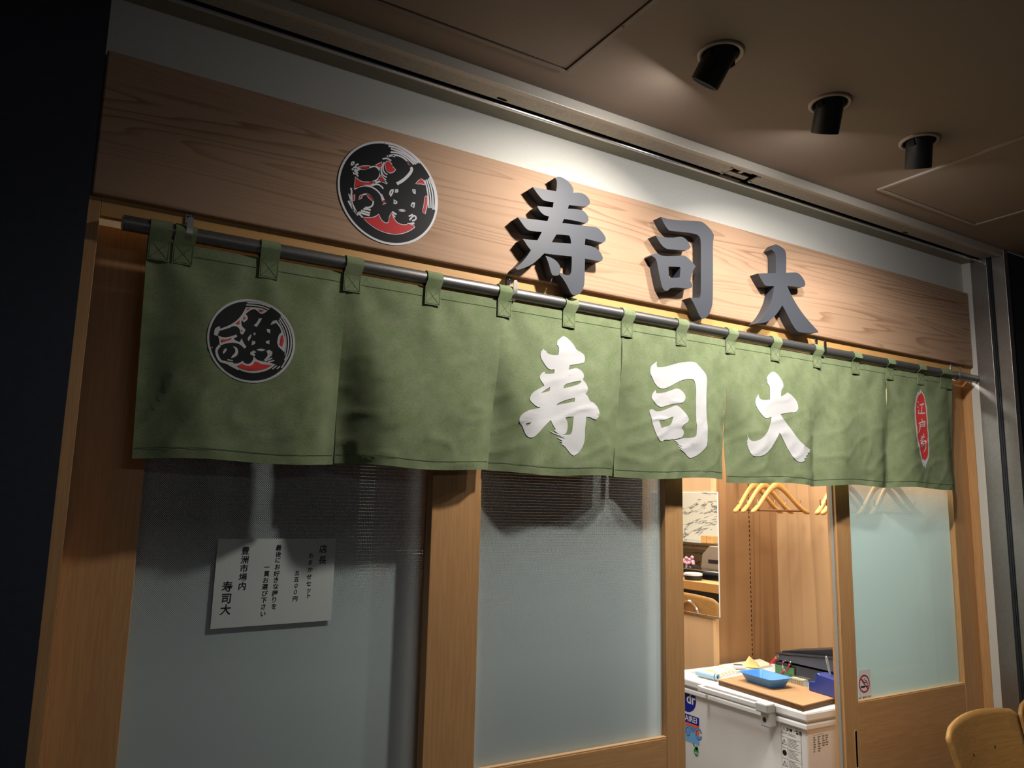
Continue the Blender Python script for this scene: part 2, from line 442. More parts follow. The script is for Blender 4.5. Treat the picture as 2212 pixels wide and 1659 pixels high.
# ================================================================ THE SETTING
XJ = 3.323                           # right jamb plane
bm = B(); box(bm, -3, 7, -4, 9, -.05, 0); struct('floor', bm, M_CONC)
bm = B(); box(bm, -3, 7, -4, 1.598, 2.595, 2.70); struct('ceiling', bm, M_CEIL)
bm = B(); box(bm, -2.5, .012, 1.60, 1.78, 0, 2.595); struct('wall_left', bm, M_NAVY)
bm = B(); box(bm, XJ + .004, 6.5, 1.605, 1.80, 0, 2.595); struct('wall_right', bm, M_DARK)
bm = B(); box(bm, .012, XJ, 1.772, 1.80, 2.1, 2.66); struct('wall_front', bm, M_WHITEWALL)

# shutter head at the ceiling: cream rail, dusty plate, slot, chrome lip, beige soffit
g0, g1 = at(1484, 336, 1.66).x, 1.86
bm = B(); box(bm, .012, XJ, 1.606, 1.626, 2.572, 2.60); box(bm, .012, XJ, 1.5985, 1.6055, 2.566, 2.60)
struct('trim_1', bm, M_CREAM, .0015)
bm = B(); box(bm, .012, 1.782, 1.629, 1.685, 2.577, 2.581); box(bm, 1.895, XJ, 1.629, 1.685, 2.577, 2.581)
o = struct('trim_2', bm, M_PLATE)
bm = B()
for x in (1.775, 1.903):
    for y in (1.640, 1.681): lathe(bm, (x, y, 2.577), (0, 0, -1), [(.0055, 0), (.0055, .0015), (.003, .0028), (0, .003)], 12)
obj('screw', bm, M_STEEL, o)
bm = B()
for (x, y) in ((.945, 1.676), (2.76, 1.676)):
    pts = []
    for k in range(12):
        a = 2 * math.pi * k / 12; pts.append((x + (.011 if math.cos(a) > 0 else -.011) + math.cos(a) * .0045, y + math.sin(a) * .0045))
    vs = [bm.verts.new((p[0], p[1], 2.5765)) for p in pts]; bm.faces.new(vs)
obj('keyhole', bm, M_VOID, o)
bm = B(); box(bm, 1.80, 1.88, 1.64, 1.655, 2.588, 2.60); box(bm, 1.83, 1.845, 1.632, 1.69, 2.586, 2.60)
box(bm, 1.795, 1.885, 1.668, 1.69, 2.583, 2.588); obj('latch_roller', bm, M_CREAM, o, bevel=.001)
bm = B(); box(bm, .012, XJ, 1.626, 1.715, 2.62, 2.66); box(bm, .012, XJ, 1.686, 1.697, 2.61, 2.62); struct('trim_3', bm, M_VOID)
bm = B(); box(bm, .012, XJ, 1.698, 1.712, 2.571, 2.66); struct('trim_4', bm, plain('polished_lip', srgb(205, 205, 205), .22, 1.0, .03, 30), .0035)
bm = B(); box(bm, .012, XJ, 1.714, 1.775, 2.577, 2.66); struct('trim_5', bm, M_BEIGE)
# right jamb lining, plane facing the opening
bm = B(); box(bm, XJ, XJ + .03, 1.735, 1.80, 0, 2.60); struct('trim_6', bm, M_WHITEWALL)
bm = B(); box(bm, XJ - .002, XJ + .03, 1.669, 1.735, 0, 2.60); struct('trim_7', bm, M_STEELJ, .0015)
bm = B(); box(bm, XJ + .02, XJ + .04, 1.647, 1.669, 0, 2.60)
for y in (1.652, 1.659): box(bm, XJ + .004, XJ + .02, y, y + .002, 0, 2.60)
struct('trim_8', bm, M_BLACK)
bm = B(); box(bm, XJ - .002, XJ + .03, 1.597, 1.647, 0, 2.60); struct('trim_9', bm, M_STEELJ, .0015)
# wooden frame round the shop front
bm = B(); box(bm, .036, XJ, 1.765, 1.785, 2.078, 2.122); struct('trim_10', bm, M_LINTEL, .001)
bm = B(); box(bm, .012, .036, 1.765, 1.90, 0, 2.118); struct('trim_11', bm, M_DOORZ, .001)
bm = B(); box(bm, XJ - .004, XJ + .03, 1.768, 1.86, 0, 2.078); struct('trim_12', bm, M_DOORZ)

# ceiling access panels
def hatch(x0, x1, y0, y1, fm, label, wd):
    t = thing('access_panel', label, 'ceiling panel', ((x0 + x1) / 2, (y0 + y1) / 2, 2.595), 'ceiling access panels')
    bm = B(); z0 = 2.589
    box(bm, x0, x1, y0, y0 + wd, z0, 2.5955); box(bm, x0, x1, y1 - wd, y1, z0, 2.5955)
    box(bm, x0, x0 + wd, y0 + wd, y1 - wd, z0, 2.5955); box(bm, x1 - wd, x1, y0 + wd, y1 - wd, z0, 2.5955)
    obj('frame', bm, fm, t, bevel=.0012)
    bm = B(); g = wd + .004; box(bm, x0 + g, x1 - g, y0 + g, y1 - g, 2.5915, 2.5955); obj('panel', bm, M_CEIL, t)
    bm = B(); lathe(bm, (x1 - wd / 2, y0 + (y1 - y0) * .62, z0), (0, 0, -1), [(.004, 0), (.004, .0005), (0, .0006)], 10); obj('screw', bm, M_BLACK, t)
hatch(.42, 1.034, .89, 1.497, M_HATCH, 'square ceiling access panel left of the three spotlights', .012)
hatch(2.335, 2.94, .92, 1.51, M_HATCH2, 'square ceiling access panel with worn pale frame right of the spotlights', .012)

# ---------------------------------------------------------------- spotlights
def spot(cx, cy, deg, label, power, yaw=0):
    zc = 2.595
    t = thing('spotlight', label, 'spotlight', (cx, cy, zc), 'black ceiling spotlights')
    bm = B(); lathe(bm, (cx, cy, zc), (0, 0, -1), [(.0565, -.001), (.0565, .003), (.053, .006), (.047, .006), (.044, .002), (.044, -.02)], 48)
    obj('trim_ring', bm, M_RING, t, 'all')
    bm = B(); lathe(bm, (cx, cy, zc - .0005), (0, 0, -1), [(.0438, 0), (0, 0)], 40); obj('recess', bm, M_VOID, t)
    a = math.radians(deg)
    d = Vector((math.sin(a) * math.sin(math.radians(yaw)), math.sin(a) * math.cos(math.radians(yaw)), -math.cos(a)))
    p = Vector((cx, cy, zc)) + d * .003
    bm = B(); R_, L_ = .0365, .076
    lathe(bm, p, d, [(0, -.02), (R_, -.02), (R_, L_ - .002), (R_ - .001, L_), (R_ - .003, L_), (R_ - .004, L_ - .002), (R_ - .004, L_ - .03), (0, L_ - .03)], 40)
    h = obj('housing', bm, M_BLACK, t, True)
    bm = B(); lathe(bm, p + d * (L_ - .029), d, [(R_ - .005, 0), (R_ - .008, .003), (0, .004)], 32); obj('lamp_lens', bm, M_LAMP, h, 'all')
    for s in (-1, 1):
        bm = B(); obox(bm, p + Vector((s * .040, 0, -.006)), (1, 0, 0), (0, 1, 0), (0, 0, 1), .003, .016, .03)
        obj('pivot_arm', bm, M_BLACK, t)
    area('spotlight_beam', p + d * (L_ + .001), .062, .062, power, (1.0, .93, .84), d, BEAM, True)
    area('spotlight_spill', p + d * (L_ + .0012), .062, .062, power * SPILL, (.97, .95, .95), d, 180, True)
    return t
spot(1.299, 1.226, 37, 'black cylinder ceiling spotlight nearest the camera, leftmost of three', LAMP_W, -13)
spot(1.717, 1.232, 32, 'black cylinder ceiling spotlight between the other two', LAMP_W, 30)
spot(2.124, 1.229, 25, 'black cylinder ceiling spotlight farthest right, near the pale-framed panel', LAMP_W, 46)

# ================================================================ SIGN BOARD AND LETTERS
bm = B(); box(bm, .016, XJ - .008, 1.750, 1.772, 2.119, 2.441)
tag(obj('sign_board', bm, M_BOARD, None, bevel=.004, base=(1.66, 1.76, 2.12)), 'long pale wooden sign board above the green curtain', 'sign board')

def crop(x0, y0, s): return lambda p: (x0 + p[0] / s, y0 + p[1] / s)
def trace(pts, cr, Y):
    out = []
    for p in pts:
        q = at(*cr(p), Y); out.append((q.x, q.z))
    return out
cA = crop(1090, 370, 5.7208); cB = crop(1380, 450, 5.2667)
KOTOBUKI = [(622,80),(650,68),(680,65),(720,80),(770,110),(820,160),(845,200),(852,240),(848,264),(900,262),(960,270),(1010,297),(1045,340),(1058,385),(1045,412),(1010,438),(900,428),(797,418),(782,462),(870,466),(960,478),(1000,510),(1033,558),(1041,600),(1022,632),(985,638),(860,608),(735,590),(712,637),(850,655),(985,672),(1060,680),(1140,690),(1190,730),(1235,790),(1253,830),(1245,862),(1215,885),(1110,860),(1000,832),(990,907),(1045,918),(1105,937),(1155,965),(1200,1025),(1217,1075),(1205,1105),(1175,1112),(1080,1095),(993,1080),(990,1250),(988,1370),(980,1420),(955,1490),(905,1530),(855,1535),(820,1510),(780,1425),(735,1345),(680,1275),(690,1255),(755,1283),(800,1286),(822,1262),(830,1150),(830,1052),(660,1035),(490,1015),(430,1075),(350,1145),(260,1190),(170,1218),(145,1212),(137,1195),(200,1140),(270,1060),(325,975),(280,920),(245,860),(222,836),(310,845),(405,853),(435,800),(460,748),(400,745),(325,738),(285,725),(240,680),(190,605),(163,568),(340,592),(530,615),(548,560),(495,545),(450,510),(415,460),(405,428),(500,438),(595,447),(606,383),(500,368),(460,345),(400,270),(348,194),(490,222),(637,245),(648,180),(645,110)]
KOTO_HOLE = [(642,780),(720,785),(800,794),(814,825),(823,893),(700,885),(583,877),(610,830)]
KOTO_DOT = [(505,1043),(560,1060),(630,1095),(675,1150),(697,1205),(687,1250),(672,1282),(630,1292),(590,1282),(570,1240),(555,1180),(535,1110)]
SHI_A = [(250,98),(330,120),(430,135),(600,140),(710,147),(760,180),(820,240),(857,303),(850,345),(842,400),(843,700),(842,1050),(830,1130),(800,1210),(760,1250),(720,1260),(695,1230),(660,1160),(630,1090),(600,1040),(582,1015),(640,1018),(690,1022),(706,985),(706,700),(706,400),(700,340),(680,310),(640,290),(520,270),(350,258),(330,240),(300,200),(270,140)]
SHI_B = [(190,308),(260,327),(370,336),(440,326),(490,321),(540,350),(575,400),(590,440),(575,465),(530,478),(430,473),(340,466),(300,455),(260,420),(220,360)]
SHI_C = [(145,540),(160,520),(200,511),(230,522),(260,540),(330,545),(430,542),(510,532),(550,555),(600,600),(640,650),(648,662),(625,692),(605,750),(590,800),(585,830),(605,855),(608,890),(595,905),(550,915),(450,900),(360,905),(345,925),(320,942),(290,935),(265,900),(250,830),(230,740),(215,660),(200,585),(180,560)]
SHI_HOLE = [(338,664),(400,664),(470,668),(474,690),(465,785),(400,792),(343,788)]
DAI = [(1560,408),(1600,425),(1655,462),(1676,505),(1678,600),(1676,733),(1740,730),(1800,728),(1840,755),(1885,820),(1896,860),(1887,888),(1850,900),(1770,890),(1690,883),(1705,925),(1745,1005),(1805,1110),(1880,1218),(1960,1310),(2044,1402),(2040,1412),(1985,1420),(1830,1415),(1790,1385),(1750,1330),(1710,1250),(1670,1170),(1632,1103),(1600,1160),(1545,1230),(1485,1280),(1420,1306),(1338,1310),(1395,1262),(1455,1178),(1505,1070),(1530,970),(1540,885),(1450,886),(1425,865),(1390,805),(1356,740),(1460,738),(1562,737),(1562,640),(1560,540),(1545,500),(1510,470),(1530,440)]
YF = 1.714
def letter(polys, cr, label):
    bm = B(); xs = []
    for outer, holes in polys:
        o2 = trace(smooth_loop(outer, 50, 2), cr, YF); xs += o2
        prism(bm, o2, YF, 1.7498, [trace(smooth_loop(h, 50, 1), cr, YF) for h in holes])
    c = (sum(p[0] for p in xs) / len(xs), 1.7498, min(p[1] for p in xs))
    tag(obj('sign_letter', bm, M_LETTER, None, bevel=.0008, base=c), label, 'sign letter')
letter([(KOTOBUKI, [KOTO_HOLE]), (KOTO_DOT, [])], cA, 'large dark grey raised character with many strokes, leftmost of three on the wooden board')
letter([(SHI_A, []), (SHI_B, []), (SHI_C, [SHI_HOLE])], cB, 'dark grey raised box-shaped character, middle of three on the wooden board')
letter([(DAI, [])], cB, 'dark grey raised three-stroke character with two spreading legs at the right')

# ---------------------------------------------------------------- emblems
def circle(c, r, n=72): return [(c[0] + r * math.cos(2 * math.pi * k / n), c[1] + r * math.sin(2 * math.pi * k / n)) for k in range(n)]
E1R = [[(425,1195),(520,1205),(600,1190),(650,1152),(668,1205),(700,1250),(745,1280),(785,1275),(803,1240),(805,1190),(832,1132),(850,1185),(885,1245),(930,1285),(1000,1305),(1080,1300),(1150,1310),(1162,1330),(1110,1372),(1010,1417),(900,1432),(790,1420),(680,1385),(570,1325),(480,1250)],
 [(320,612),(345,650),(400,683),(480,694),(595,686),(545,728),(460,722),(380,735),(300,775),(315,690)],
 [(610,440),(650,430),(692,402),(685,450),(675,482),(640,470)],
 [(755,400),(785,385),(830,420),(837,452),(800,440),(850,470),(887,510),(860,540),(810,557),(770,530),(750,480),(745,430)],
 [(372,468),(440,458),(532,460),(470,490),(410,498)],[(648,652),(685,598),(710,650),(742,690),(690,672)],
 [(1180,716),(1250,640),(1290,660),(1306,722),(1250,705)],[(1315,895),(1342,888),(1346,980),(1332,1060),(1311,1142),(1280,1110),(1305,1010)],
 [(705,1005),(712,955),(727,950),(748,987)],[(478,862),(540,890),(572,955),(540,940),(500,900)],[(368,935),(385,880),(412,876),(402,912)],[(272,905),(302,862),(300,945),(285,950)],[(1058,390),(1108,447),(1078,430)],
 [(820,890),(806,850),(825,805),(860,795),(848,840)],[(890,833),(895,797),(924,797),(922,825)],[(1136,797),(1170,797),(1170,855),(1150,838)],[(870,942),(908,970),(905,990),(872,995)],[(1115,1026),(1135,985),(1163,983),(1150,1052)]]
E1W = [([(735,130),(860,150),(960,190),(1080,260),(1170,340),(1240,415)],17),([(790,168),(900,195),(1010,245),(1110,320),(1210,415)],20),([(825,210),(930,240),(1030,285),(1100,340),(1185,430)],20),([(820,258),(920,264),(1010,305),(1090,370),(1155,435)],20),([(765,318),(840,302),(930,302),(1010,340),(1070,400),(1105,450)],20),
 ([(1310,660),(1345,780),(1360,900),(1370,1060)],16),([(1335,650),(1375,780),(1395,920),(1400,1060)],16),([(1360,640),(1410,780),(1430,930),(1428,1080)],16),([(1375,620),(1445,790),(1465,930),(1455,1085)],16),
 ([(1110,475),(1132,505),(1080,590),(990,670),(910,712)],32),([(700,420),(684,520),(715,595),(765,618)],13),([(728,400),(706,490),(732,555),(775,580)],13),([(680,535),(695,610),(755,658)],13),([(660,490),(670,560),(700,640),(770,700)],13),
 ([(350,470),(375,497),(440,503),(530,472),(600,458),(650,500),(674,560),(655,630),(600,672),(520,692)],15),([(290,490),(350,530)],18),([(300,520),(355,565)],18),([(312,560),(358,605)],16),([(268,512),(330,455)],20),([(318,445),(362,428)],18),([(330,470),(372,520)],18),([(300,580),(285,540)],14),
 ([(300,790),(360,752),(440,735),(530,747),(610,792),(670,850),(700,920),(712,1000)],16),([(545,740),(620,712),(680,738),(715,782)],16),([(600,695),(680,672),(735,690),(772,712)],18),
 ([(415,870),(480,855),(540,890),(577,960),(560,1030),(500,1055),(455,1050)],16),([(250,770),(265,830),(250,900),(270,1000),(310,1080),(350,1165)],18),([(220,855),(245,940),(290,1105)],12),([(215,955),(260,1045),(335,1140)],20),
 ([(430,1068),(535,1085)],20),([(395,1095),(525,1130)],20),([(370,1120),(520,1165)],22),([(350,1120),(420,1195)],18),([(1080,1178),(1140,1150)],16),([(1090,1232),(1150,1162),(1182,1180),(1186,1220),(1130,1245)],18),([(1060,1292),(1160,1275)],22),([(840,1112),(905,1152)],20),([(848,1142),(885,1192)],16),([(690,860),(745,988)],14),
 ([(705,355),(770,345),(830,380)],16),([(780,300),(800,330)],14),([(850,305),(880,325)],20),([(935,1088),(985,1082),(1040,1098),(990,1105),(940,1092)],14),([(255,430),(268,400),(300,395),(290,430),(262,447),(250,432)],13)]
def to2(pts, cr, Y): return trace(pts, cr, Y)
cE = crop(720, 290, 6.6375)
YE = 1.748
el = [at(*cE(p), YE) for p in ((60,700),(1503,930),(660,78),(905,1602))]
ec = ((el[0].x + el[1].x) / 2, (el[2].z + el[3].z) / 2); er = ((el[1].x - el[0].x) + (el[2].z - el[3].z)) / 4
t = thing('round_emblem', 'round black, white and red fish emblem plate on the wooden board', 'emblem', (ec[0], 1.75, ec[1]))
bm = B(); prism(bm, circle(ec, er), YE, 1.7499); obj('disc', bm, M_EMW, t)
bm = B(); prism(bm, circle(ec, er * .958), YE - .0003, YE); obj('black_ground', bm, M_EMB, t)
bm = B(); px = er / 765 * 1.35
for r in E1R:
    for q in brush(trace(r, cE, YE), px * 16, True): prism(bm, q, YE - .0007, YE - .0003, caps=(True, False))
for l, wd in E1W:
    for q in brush(trace(l, cE, YE), px * wd): prism(bm, q, YE - .0007, YE - .0003, caps=(True, False))
obj('white_linework', bm, M_EMW, t)
for r in E1R[:13]:
    bm = B(); prism(bm, trace(smooth_loop(r, 70, 1), cE, YE), YE - .0011, YE - .0007); obj('red_field', bm, M_EMR, t)

# ================================================================ CURTAIN ROD
RY, RZ, RR = 1.746, 2.0655, .0168
x0, x1 = at(266, 484, RY).x, XJ - .006
t = thing('curtain_rod', 'grey metal pipe carrying the green curtain', 'curtain rod', (x0, RY, RZ))
bm = B(); lathe(bm, (x0, RY, RZ), (1, 0, 0), [(RR - .002, .004), (RR, .0), (RR, x1 - x0)], 32); obj('pipe', bm, M_PIPE, t, True)
bm = B(); lathe(bm, (x0, RY, RZ), (-1, 0, 0), [(RR - .001, -.004), (RR - .002, .002), (RR - .008, .004), (0, .004)], 32); obj('end_cap', bm, M_GREYP, t, True)
for px, lab in ((392, 'steel rod hook at the far left end of the pipe'), (1098, 'steel rod hook below the leftmost raised character'), (1759, 'steel rod hook below the three-stroke raised character'), (2044, 'steel rod hook at the far right end of the pipe')):
    bx = at(px, 640, 1.764).x
    t = thing('rod_hook', lab, 'bracket', (bx, 1.7645, 2.085), 'steel hooks holding the pipe')
    bm = B(); box(bm, bx - .008, bx + .008, 1.7625, 1.7648, 2.070, 2.118); obj('plate', bm, M_STEEL, t, bevel=.002)
    bm = B()
    for z in (2.110, 2.096): lathe(bm, (bx, 1.7625, z), (0, -1, 0), [(.004, 0), (.0038, .001), (.002, .002), (0, .0022)], 12)
    obj('screw', bm, M_CHROME, t, True)
    bm = B(); path = [(1.7636, 2.074), (1.7636, 2.060)]
    for k in range(9):
        a = math.pi * k / 8; path.append((1.7455 + math.cos(a) * .0185, RZ - .002 - math.sin(a) * .0185))
    path += [(1.727, 2.075), (1.7265, 2.094), (1.7265, 2.099)]
    prev = None
    for j, (y, z) in enumerate(path):
        q = path[min(j + 1, len(path) - 1)]; p = path[max(j - 1, 0)]
        d = Vector((q[0] - p[0], q[1] - p[1])).normalized(); n2 = Vector((-d.y, d.x)) * .001
        hw = .0065 if j < len(path) - 1 else .004
        ring = [bm.verts.new((bx + s * hw, y + e * n2.x, z + e * n2.y)) for s, e in ((-1, -1), (1, -1), (1, 1), (-1, 1))]
        if prev:
            for k in range(4): bm.faces.new((prev[k], prev[(k + 1) % 4], ring[(k + 1) % 4], ring[k]))
        else: bm.faces.new(ring[::-1])
        prev = ring
    bm.faces.new(prev); obj('hook', bm, M_STEEL, t, True)

# ================================================================ NOREN CURTAIN
YN = 1.745
TOPX = [.128, .566, .995, 1.413, 1.844, 2.274, 2.692, 3.131]
ZT0, ZT1 = 2.041, 2.048
BOT = [((287,990),(723,1003)),((732,1003),(1059,1017)),((1062,1018),(1330,1031)),((1341,1030),(1567,1036)),((1587,1040),(1766,1049)),((1768,1048),(1922,1051)),((1925,1053),(2070,1057))]
SLIT = [0.05, .20, .30, .26, .30, .25, .25, .05]
def sstep(x): x = min(1, max(0, x)); return x * x * (3 - 2 * x)
PB = []
for a, b in BOT:
    PB.append((at(*a, YN), at(*b, YN)))
def cloth(i, u, t):
    (A, D_) = PB[i]
    sl, sr = SLIT[i], SLIT[i + 1]
    tl = 0 if t < sl else (t - sl) / (1 - sl); tr = 0 if t < sr else (t - sr) / (1 - sr)
    XL = TOPX[i] + (A.x - TOPX[i]) * (tl if i else t); XR = TOPX[i + 1] + (D_.x - TOPX[i + 1]) * (tr if i < 6 else t)
    X = XL + (XR - XL) * u
    xn = (X - .128) / 3.0
    zt = ZT0 + (ZT1 - ZT0) * xn
    zb = A.z + (D_.z - A.z) * u + .004 * math.sin(u * math.pi * 2 + i)
    z = zt + (zb - zt) * t
    ph = i * 2.1
    hang = sstep(t * 1.3)
    y = YN - .006 * math.sin(math.pi * u) * hang + .004 * t
    y += (.030 * math.exp(-(u / .13) ** 2) - .010 * math.exp(-((u - .30) / .13) ** 2)) * sstep(tl * 1.6) * (1 if i else .5)
    y += (.012 * math.exp(-((1 - u) / .07) ** 2) - .006 * math.exp(-((1 - u - .18) / .12) ** 2)) * sstep(tr * 1.6)
    # soft folds fanning out from the loops, and small creases
    f = 0
    for c, s in ((0.0, 1), (.5, .7), (1.0, 1)):
        ang = math.atan2((u - c) * .43, t * .46 + .05)
        rad = math.hypot((u - c) * .43, t * .46)
        f += s * math.sin(ang * 9 + ph + c * 3) * math.exp(-rad / .22) * min(1, t * 6)
    y += .0042 * f
    wv = noise.noise(Vector((X * 5.5, z * 3.5, i * 3.7)))
    y += .006 * wv * hang * (1 - math.exp(-t * 3))
    wv = noise.noise(Vector((X * 17 + z * 6, z * 9, i * 1.7 + 9)))
    y += .0020 * wv * hang
    wv = noise.noise(Vector((X * 9 - z * 14, z * 6 + X * 5, i * 5.3 + 4)))
    y -= .0045 * (1 - min(1, abs(wv) * 5)) * hang * .55
    return X, y, z
N_ = thing('noren_curtain', 'green cloth shop curtain of seven panels hanging from the pipe', 'curtain', (1.63, YN, 2.04))
panels = []
for i in range(7):
    bm = B(); nx, nz = 44, 52
    g = [[bm.verts.new(cloth(i, a / nx, b / nz)) for a in range(nx + 1)] for b in range(nz + 1)]
    for b in range(nz):
        for a in range(nx): bm.faces.new((g[b][a], g[b][a + 1], g[b + 1][a + 1], g[b + 1][a]))
    o = obj('panel', bm, M_CLOTH, N_, 'all')
    md = o.modifiers.new('thick', 'SOLIDIFY'); md.thickness = .0012; md.offset = 0
    panels.append(o)
    md = o.modifiers.new('crisp', 'EDGE_SPLIT'); md.split_angle = math.radians(50)
    # rows of stitching that hold the hem and the top fold
    for (ta, tb, hn) in ((.952, .955, 'hem_stitching'), (.052, .0545, 'top_stitching')):
        bm = B(); rows = []
        for t_ in (ta, tb):
            row = []
            for a in range(nx + 1):
                x, y, z = cloth(i, .006 + .988 * a / nx, t_); row.append(bm.verts.new((x, y - .0014, z)))
            rows.append(row)
        for a in range(nx): bm.faces.new((rows[0][a], rows[0][a + 1], rows[1][a + 1], rows[1][a]))
        obj(hn, bm, M_STITCH, o, 'all')
def uv_of(i, X, Z):
    t_ = .5; u = .5
    for _ in range(8):
        (A, D_) = PB[i]
        sl, sr = SLIT[i], SLIT[i + 1]
        tl = 0 if t_ < sl else (t_ - sl) / (1 - sl); tr = 0 if t_ < sr else (t_ - sr) / (1 - sr)
        XL = TOPX[i] + (A.x - TOPX[i]) * (tl if i else t_); XR = TOPX[i + 1] + (D_.x - TOPX[i + 1]) * (tr if i < 6 else t_)
        u = (X - XL) / (XR - XL)
        zt = ZT0 + (ZT1 - ZT0) * (X - .128) / 3.0; zb = A.z + (D_.z - A.z) * u + .004 * math.sin(u * math.pi * 2 + i)
        t_ = (Z - zt) / (zb - zt)
    return u, t_
def cloth_y(i, X, Z):
    u, t_ = uv_of(i, X, Z); return cloth(i, min(1, max(0, u)), min(1, max(0, t_)))[1]
def on_cloth(i, pts, cr):
    out = []
    for p in pts:
        q = cr(p); y = YN
        for _ in range(5):
            w_ = at(*q, y); y = cloth_y(i, w_.x, w_.z)
        out.append((w_.x, w_.z))
    return out
def drape(bm, i, off):
    """cuts a flat shape on a 1.2 cm grid and lays it on the cloth, off metres in front of it"""
    xs = [v.co.x for v in bm.verts]; zs = [v.co.z for v in bm.verts]
    st = .012
    k = math.floor(min(xs) / st) + 1
    while k * st < max(xs):
        bmesh.ops.bisect_plane(bm, geom=bm.verts[:] + bm.edges[:] + bm.faces[:], plane_co=(k * st, 0, 0), plane_no=(1, 0, 0)); k += 1
    k = math.floor(min(zs) / st) + 1
    while k * st < max(zs):
        bmesh.ops.bisect_plane(bm, geom=bm.verts[:] + bm.edges[:] + bm.faces[:], plane_co=(0, 0, k * st), plane_no=(0, 0, 1)); k += 1
    for v in bm.verts: v.co.y = cloth_y(i, v.co.x, v.co.z) - off
def prints(name, i, polys, cr, mat, off, keep=55):
    bm = B()
    for outer, holes in polys:
        prism(bm, on_cloth(i, smooth_loop(outer, keep, 1), cr), 0, 0, [on_cloth(i, smooth_loop(h, keep, 1), cr) for h in holes], (True, False))
    drape(bm, i, off)
    o = obj(name, bm, mat, panels[i], 'all')
    return o
# loops that carry it
LOOPX = [340, 373, 583, 762, 935, 1090, 1229, 1354, 1471, 1577, 1674, 1764, 1847, 1921, 1987, 2044, 2057]
LOOPY = [515, 525, 555, 585, 620, 645, 670, 690, 712, 728, 745, 765, 775, 790, 803, 812, 815]
for k, (px, py) in enumerate(zip(LOOPX, LOOPY)):
    if k == 0: X = TOPX[0] + .024
    elif k == 1: X = TOPX[0] + .072
    elif k == 15: X = TOPX[7] - .062
    elif k == 16: X = TOPX[7] - .020
    else: X = at(px, py, YN - .002).x
    hw = .0215; zt = ZT0 + (ZT1 - ZT0) * (X - .128) / 3.0
    yc = YN - .0035
    path = [(yc, zt - .046), (yc, zt - .02), (yc - .0005, zt), (RY - .0192, RZ - .006)]
    for q in range(11):
        a = math.pi - math.pi * q / 10; path.append((RY + math.cos(a) * .0188, RZ + math.sin(a) * .0188))
    path += [(RY + .012, RZ - .015), (YN + .004, zt), (YN + .003, zt - .02)]
    bm = B(); prev = None
    for (y, z) in path:
        sk = .002 * math.sin(k * 2.3) * (1 if z > zt else 0)
        ring = [bm.verts.new((X + s + sk, y, z)) for s in (-hw, 0, hw)]
        if prev:
            for q in range(2): bm.faces.new((prev[q], prev[q + 1], ring[q + 1], ring[q]))
        prev = ring
    o = obj('loop', bm, M_CLOTH, N_, 'all')
    md = o.modifiers.new('thick', 'SOLIDIFY'); md.thickness = .0016; md.offset = 0
    md = o.modifiers.new('crisp', 'EDGE_SPLIT'); md.split_angle = math.radians(50)
    bm = B(); ys = yc - .0012
    a, b, c, d = X - hw + .003, X + hw - .003, zt - .043, zt - .003
    for l in ([(a, c), (b, d)], [(a, d), (b, c)], [(a, c), (b, c)], [(a, d), (b, d)], [(a, c), (a, d)], [(b, c), (b, d)]):
        for q in brush(l, .0011): prism(bm, q, ys, ys + .0004)
    obj('stitching', bm, M_STITCH, o)

# round emblem printed on the first panel
cE2 = crop(430, 630, 7.9)
E2W = [[(795,270),(920,268),(1060,285),(1165,330),(1100,378),(1045,388),(995,335),(935,298),(860,325),(790,385),(828,430),(825,480),(765,528),(732,505),(722,470),(715,580),(790,655),(740,740),(700,720),(690,640),(640,595),(575,590),(500,628),(350,672),(345,640),(500,585),(620,515),(720,410),(775,310)],
 [(250,740),(262,640),(290,615),(350,590),(358,640),(335,700),(305,760)],
 [(320,750),(400,785),(500,780),(630,735),(650,770),(590,800),(600,830),(690,865),(725,800),(745,860),(803,945),(772,977),(700,905),(600,872),(480,880),(350,922),(340,830)],
 [(400,1055),(415,1000),(450,970),(472,985),(450,1030),(415,1065)],[(570,935),(630,948),(667,1000),(657,1080),(600,1125),(540,1137),(560,1095),(610,1050),(620,990)],
 [(455,1200),(640,1240),(740,1185),(780,1230),(850,1240),(910,1190),(930,1100),(960,1150),(1030,1185),(1180,1210),(1300,1245),(1200,1330),(1050,1382),(900,1394),(750,1372),(600,1292)],
 [(930,1105),(870,1075),(868,1040),(930,1003),(972,1035),(930,1060),(962,1085)],[(970,995),(1050,970),(1132,995),(1060,1025)],[(1140,1020),(1190,993),(1247,1030),(1242,1090),(1170,1155),(1090,1185),(1170,1090),(1160,1050)],
 [(1210,572),(1250,500),(1320,490),(1400,600),(1450,740),(1472,860),(1450,1042),(1318,912),(1350,740),(1400,700),(1380,620),(1310,540)],[(1015,460),(1072,458),(1030,540),(975,607),(930,580),(990,520)],
 [(1150,640),(1210,650),(1208,717),(1155,690)],[(925,705),(955,705),(960,735),(930,752)],[(820,820),(840,770),(890,725),(880,790),(840,847)],[(888,917),(905,838),(957,855),(950,897)],[(1132,850),(1195,833),(1195,902),(1140,885)]]
E2L = [([(815,190),(1000,200),(1130,235),(1218,273)],24),([(802,230),(960,238),(1090,265),(1192,310)],22),([(350,920),(290,990),(300,1080),(340,1160),(380,1198),(460,1208),(560,1270),(680,1330)],42),([(480,1165),(572,1180)],20),([(490,1205),(578,1216)],18),([(1120,1190),(1245,1137)],24),([(1170,1205),(1278,1175)],24),
 ([(1355,485),(1430,620),(1475,760),(1482,900),(1462,1085)],18),([(1372,455),(1470,600),(1517,760),(1527,900),(1505,1050),(1455,1178)],22),([(1392,415),(1510,590),(1562,760),(1572,900),(1540,1080),(1402,1302)],24),([(1245,1325),(1322,1265)],20),([(1322,1322),(1378,1275)],20)]
